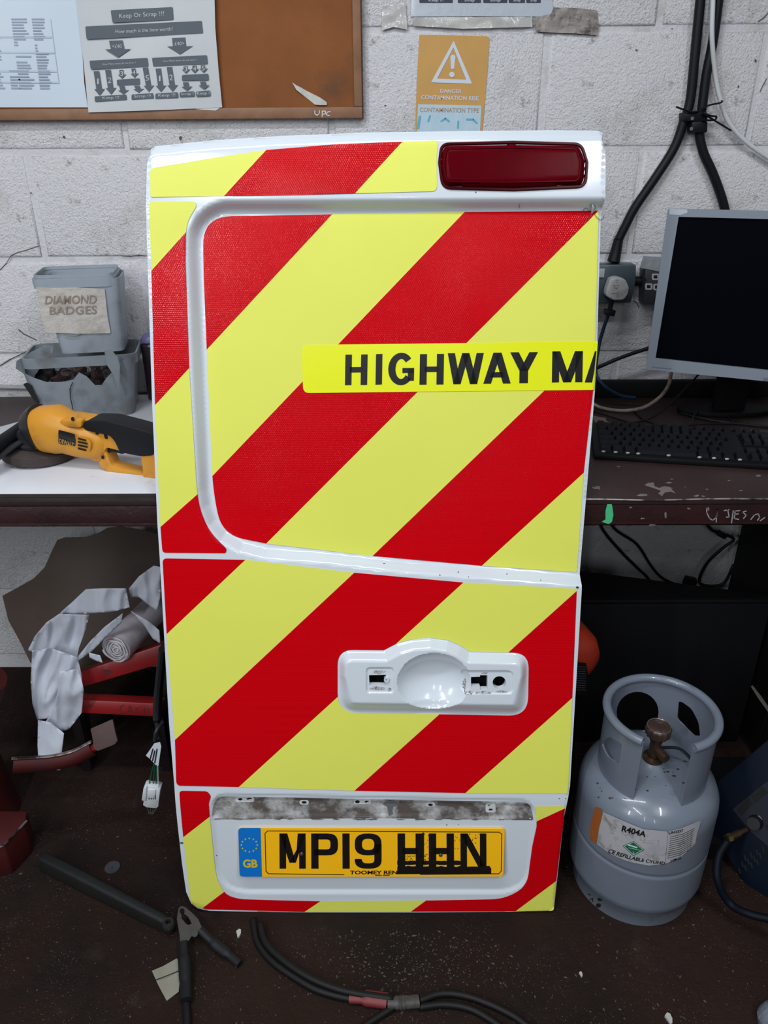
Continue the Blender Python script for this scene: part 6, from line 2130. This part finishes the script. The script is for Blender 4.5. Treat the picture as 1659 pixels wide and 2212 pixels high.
# ================================================================ floor clutter
m_iron = mat('black_iron', (0.008, 0.008, 0.008), 0.65, 0.0, vary=(20, 0.4), bump=(60, 0.3, 0.003))
za = 0.03
b0, b1 = on_z(92, 1838, 0.055), on_z(372, 1990, 0.035)
arm = tag(empty('steel_bar', Vector(((b0.x + b1.x) / 2, (b0.y + b1.y) / 2, 0))), 'heavy black steel bar with an eye end lying on the floor', 'steel bar')
dd = (b1 - b0).normalized()
sd_ = dd.cross(Vector((0, 0, 1))).normalized()
V8 = []
for p, w, h in ((b0 - dd * 0.01, 0.013, 0.040), (b0 + dd * 0.1, 0.014, 0.040), (b1 - dd * 0.03, 0.012, 0.034), (b1, 0.010, 0.030)):
    zc_ = h
    V8 += [Vector((p.x, p.y, 0.0)) + sd_ * w + Vector((0, 0, 0.0)), Vector((p.x, p.y, 0.0)) - sd_ * w, Vector((p.x, p.y, zc_)) - sd_ * w * 0.8, Vector((p.x, p.y, zc_)) + sd_ * w * 0.8]
F8 = [(0, 1, 2, 3)]
for i in range(3):
    for k in range(4):
        F8.append((i * 4 + k, i * 4 + (k + 1) % 4, (i + 1) * 4 + (k + 1) % 4, (i + 1) * 4 + k))
F8.append((12, 13, 14, 15))
mk('bar_shank', (V8, F8), m_iron, arm, bevel=0.006, bevel_seg=3)
eye = Vector((b1.x, b1.y, 0.0)) + dd * 0.002
e0 = on_z(364, 1996, 0.036)
mk('eye_bush', lathe([(0.0055, 0.0), (0.0055, 0.007), (0.010, 0.007), (0.0125, 0.003), (0.0125, -0.004), (0.0055, -0.004)], 26, M=Matrix.Translation(Vector((e0.x, e0.y, 0.036)))), mat('oily_bush', (0.07, 0.068, 0.065), 0.25, 0.7), arm)
ridge = [b0 - dd * 0.02 + Vector((0, 0, .002)) - sd_ * 0.02, b1 - dd * 0.06 - sd_ * 0.010]
# washer
q = on_z(243, 1875, 0.0)
rw = (on_z(227, 1875, 0) - on_z(259, 1875, 0)).length / 2
tag(mk('steel_washer', lathe([(0.0018, 0.0005), (rw, 0.0005), (rw, 0.003), (0.0018, 0.003)], 36, M=Matrix.Translation(q), close=True), mat('dull_steel', (0.075, 0.080, 0.088), 0.45, 0.4, vary=(60, .3))), 'dull grey steel washer lying on the floor', 'washer')
# masking tape scrap
tag(sheet_px('masking_tape_scrap', [(328, 2097), (352, 2087), (382, 2070), (388, 2078), (389, 2110), (386, 2142), (360, 2162), (342, 2128)], lambda x, y: on_z(x, y, 0.004 + 0.002 * math.sin(x * .1)), mat('masking_tape', (0.26, 0.25, 0.20), 0.6, vary=(30, .15)), step=8, solid=0.0006), 'torn piece of cream masking tape on the floor', 'tape')
flat_px('tape_crease', strokes([[(336, 2117), (360, 2108), (389, 2096)]], 1.8), lambda x, y: on_z(x, y, 0.0068), m_blk, bpy.data.objects['masking_tape_scrap'])
# white chips
m_chipw = mat('white_chip', (0.42, 0.41, 0.40), 0.6)
for x, y, s_, lb in [(516, 2018, 0.0065, 'small white chip on the floor beside the battery clamp'), (1255, 2106, 0.004, 'small white chip on the floor below the gas cylinder'), (1445, 2203, 0.0075, 'tapered white plastic nib on the bare floor away from the clamp')]:
    q = on_z(x, y, 0)
    bmv = [Vector((q.x + s_ * math.cos(a) * (0.7 + 0.3 * math.sin(3 * a)), q.y + s_ * 1.4 * math.sin(a), z)) for z, k in ((0.0, 1), (s_ * 0.7, 0.7)) for a in np.linspace(0, 2 * math.pi, 8)[:-1]]
    tag(mk('plastic_chip', (bmv, [tuple(range(6, -1, -1)), tuple(range(7, 14))] + [(i, (i + 1) % 7, (i + 1) % 7 + 7, i + 7) for i in range(7)]), m_chipw, smooth=False), lb, 'chip')

# jump lead clamp
m_clamp = mat('worn_clamp_steel', (0.040, 0.038, 0.031), 0.45, 0.5, vary=(40, .4))
cp = on_z(400, 2010, 0.03)
clampo = tag(empty('battery_clamp', Vector((cp.x, cp.y, 0))), 'worn steel battery clamp with black handles below the door corner', 'battery clamp')
cn_ = Vector((0.0, -0.35, 1)).normalized()
cplane = on_z(400, 2000, 0.035)
jaw = [(386, 1961), (392, 1957), (401, 1960), (415, 1972), (428, 1985), (436, 2003), (434, 2014), (426, 2018), (414, 2022), (406, 2034), (402, 2046), (390, 2046), (388, 2020), (382, 1985)]
teeth = [(389, 1964), (396, 1962), (399, 1968), (398, 1974), (406, 1980), (411, 1988), (414, 1996), (406, 1998), (400, 1994), (396, 1988), (392, 1984), (392, 1976), (388, 1970)]
cm = lambda x, y: on_plane(x, y, cplane, cn_)
sheet_px('clamp_jaw', round_poly(jaw, 2, 2), cm, m_clamp, clampo, step=8, holes=[teeth], solid=0.004)
mk('clamp_pivot', cyl(cm(422, 2019) - cn_ * 0.004, cm(422, 2019) + cn_ * 0.006, 0.006, n=16), m_clamp, clampo)
zz_ = 0.016
mk('clamp_handle', tube(spline([cm(396, 2036), on_z(398, 2070, 0.022), on_z(401, 2120, 0.016), on_z(402, 2160, 0.016)]), [0.0095] * 8 + [0.012] * 8 + [0.011] * 9, 12, flat=0.8), m_grip, clampo)
mk('clamp_handle', tube(spline([cm(432, 2008), on_z(462, 2036, 0.020), on_z(495, 2062, 0.014), on_z(518, 2082, 0.012)]), [0.008] * 8 + [0.0105] * 8 + [0.008] * 9, 12, flat=0.8), m_grip, clampo)


def fcable(name, px, r, m, label, catg='cable'):
    pts = [on_z(p[0], p[1], p[2] if len(p) > 2 else r) for p in px]
    return tag(mk(name, tube(spline(pts, 6), r, 10), m, sharp=180), label, catg)


fcable('jump_lead', [(402, 2166), (404, 2200), (404, 2250), (402, 2300)], 0.0075, m_cab, 'black jump lead running from the clamp handle')
m_jl = mat('black_jump_lead', (0.0065, 0.006, 0.006), 0.55, spec=0.3, vary=(40, .3))
fcable('jump_lead', [(547, 1986), (551, 2012), (560, 2042), (590, 2078), (640, 2113), (690, 2140), (760, 2158), (850, 2168)], 0.0072, m_jl, 'black jump lead curving out from under the door bottom')
fcable('jump_lead', [(562, 1995, .0165), (573, 2035, .0165), (607, 2070, .0165), (662, 2108, .0165), (722, 2134, .0165), (780, 2148, .0165), (850, 2158, .0165)], 0.0070, m_jl, 'black jump lead lying alongside the one from under the door')
fcable('jump_lead', [(905, 2162), (950, 2147), (1000, 2150), (1055, 2168), (1110, 2195), (1150, 2225)], 0.0068, m_jl, 'black jump lead arching right from the taped joint')
fcable('jump_lead', [(905, 2176), (960, 2170), (1012, 2178), (1052, 2198), (1085, 2222), (1105, 2250)], 0.0066, m_jl, 'black jump lead under the arching one right of the joint')
fcable('jump_lead', [(850, 2176), (820, 2195), (790, 2215), (760, 2240)], 0.0068, m_jl, 'black jump lead turning away from the red sleeve end')
rsl = [on_z(755, 2154, .010), on_z(790, 2156, .011), on_z(836, 2162, .011)]
tag(mk('red_sleeve', tube(spline(rsl, 5), [0.011] * 5 + [0.0145] * 6, 14, flat=0.7), mat('dull_red_sleeve', (0.16, 0.018, 0.020), 0.5), sharp=60), 'dull red sleeve over the jump leads', 'cable sleeve')
tj = [on_z(838, 2166, .012), on_z(862, 2166, .013), on_z(880, 2165, .013), on_z(904, 2163, .011)]
tag(mk('taped_joint', tube(spline(tj, 5), [0.011] * 4 + [0.0125, 0.0115, 0.0135, 0.012, 0.0135, 0.012, 0.0125, 0.0115] + [0.012] * 4, 12, flat=0.8), mat('frayed_grey_tape', (0.07, 0.065, 0.06), 0.5, vary=(90, .6))), 'frayed taped joint between the jump leads', 'cable joint')

# nail and grit
n0, n1_ = on_z(170, 1770, 0.001), on_z(212, 1778, 0.001)
tag(mk('thin_nail', tube([n0, n1_], 0.0007, 6), m_clamp), 'thin steel nail lying on the floor under the bench', 'nail')
random.seed(31)
Vg, Fg = [], []
for k in range(1100):
    if random.random() < 0.45:
        x, y = random.gauss(880, 110), random.gauss(2080, 60)
    else:
        x, y = random.uniform(0, 1659), random.uniform(1780, 2230)
    if y < 1700:
        continue
    q = on_z(x, y, 0.0)
    if (q.y > 1.03 and -0.44 < q.x < 0.38) or (q - GC).length < 0.13:
        continue
    s_ = random.choice([0.0006, 0.0008, 0.001, 0.0012, 0.0018])
    a = random.uniform(0, 6.28)
    b = len(Vg)
    st_ = random.uniform(1, 2.6)
    for i in range(4):
        t = a + i * math.pi / 2
        Vg.append(Vector((q.x + s_ * math.cos(t) * (st_ if i % 2 else 1), q.y + s_ * math.sin(t) * (st_ if i % 2 else 1), 0.0)))
    Vg.append(Vector((q.x, q.y, s_ * 1.2)))
    Fg += [(b, b + 1, b + 4), (b + 1, b + 2, b + 4), (b + 2, b + 3, b + 4), (b + 3, b, b + 4)]
tag(mk('floor_grit', (Vg, Fg), mat('pale_grit', (0.085, 0.066, 0.056), 0.7), smooth=False), 'fine pale grit scattered over the dark floor', 'grit', kind='stuff')
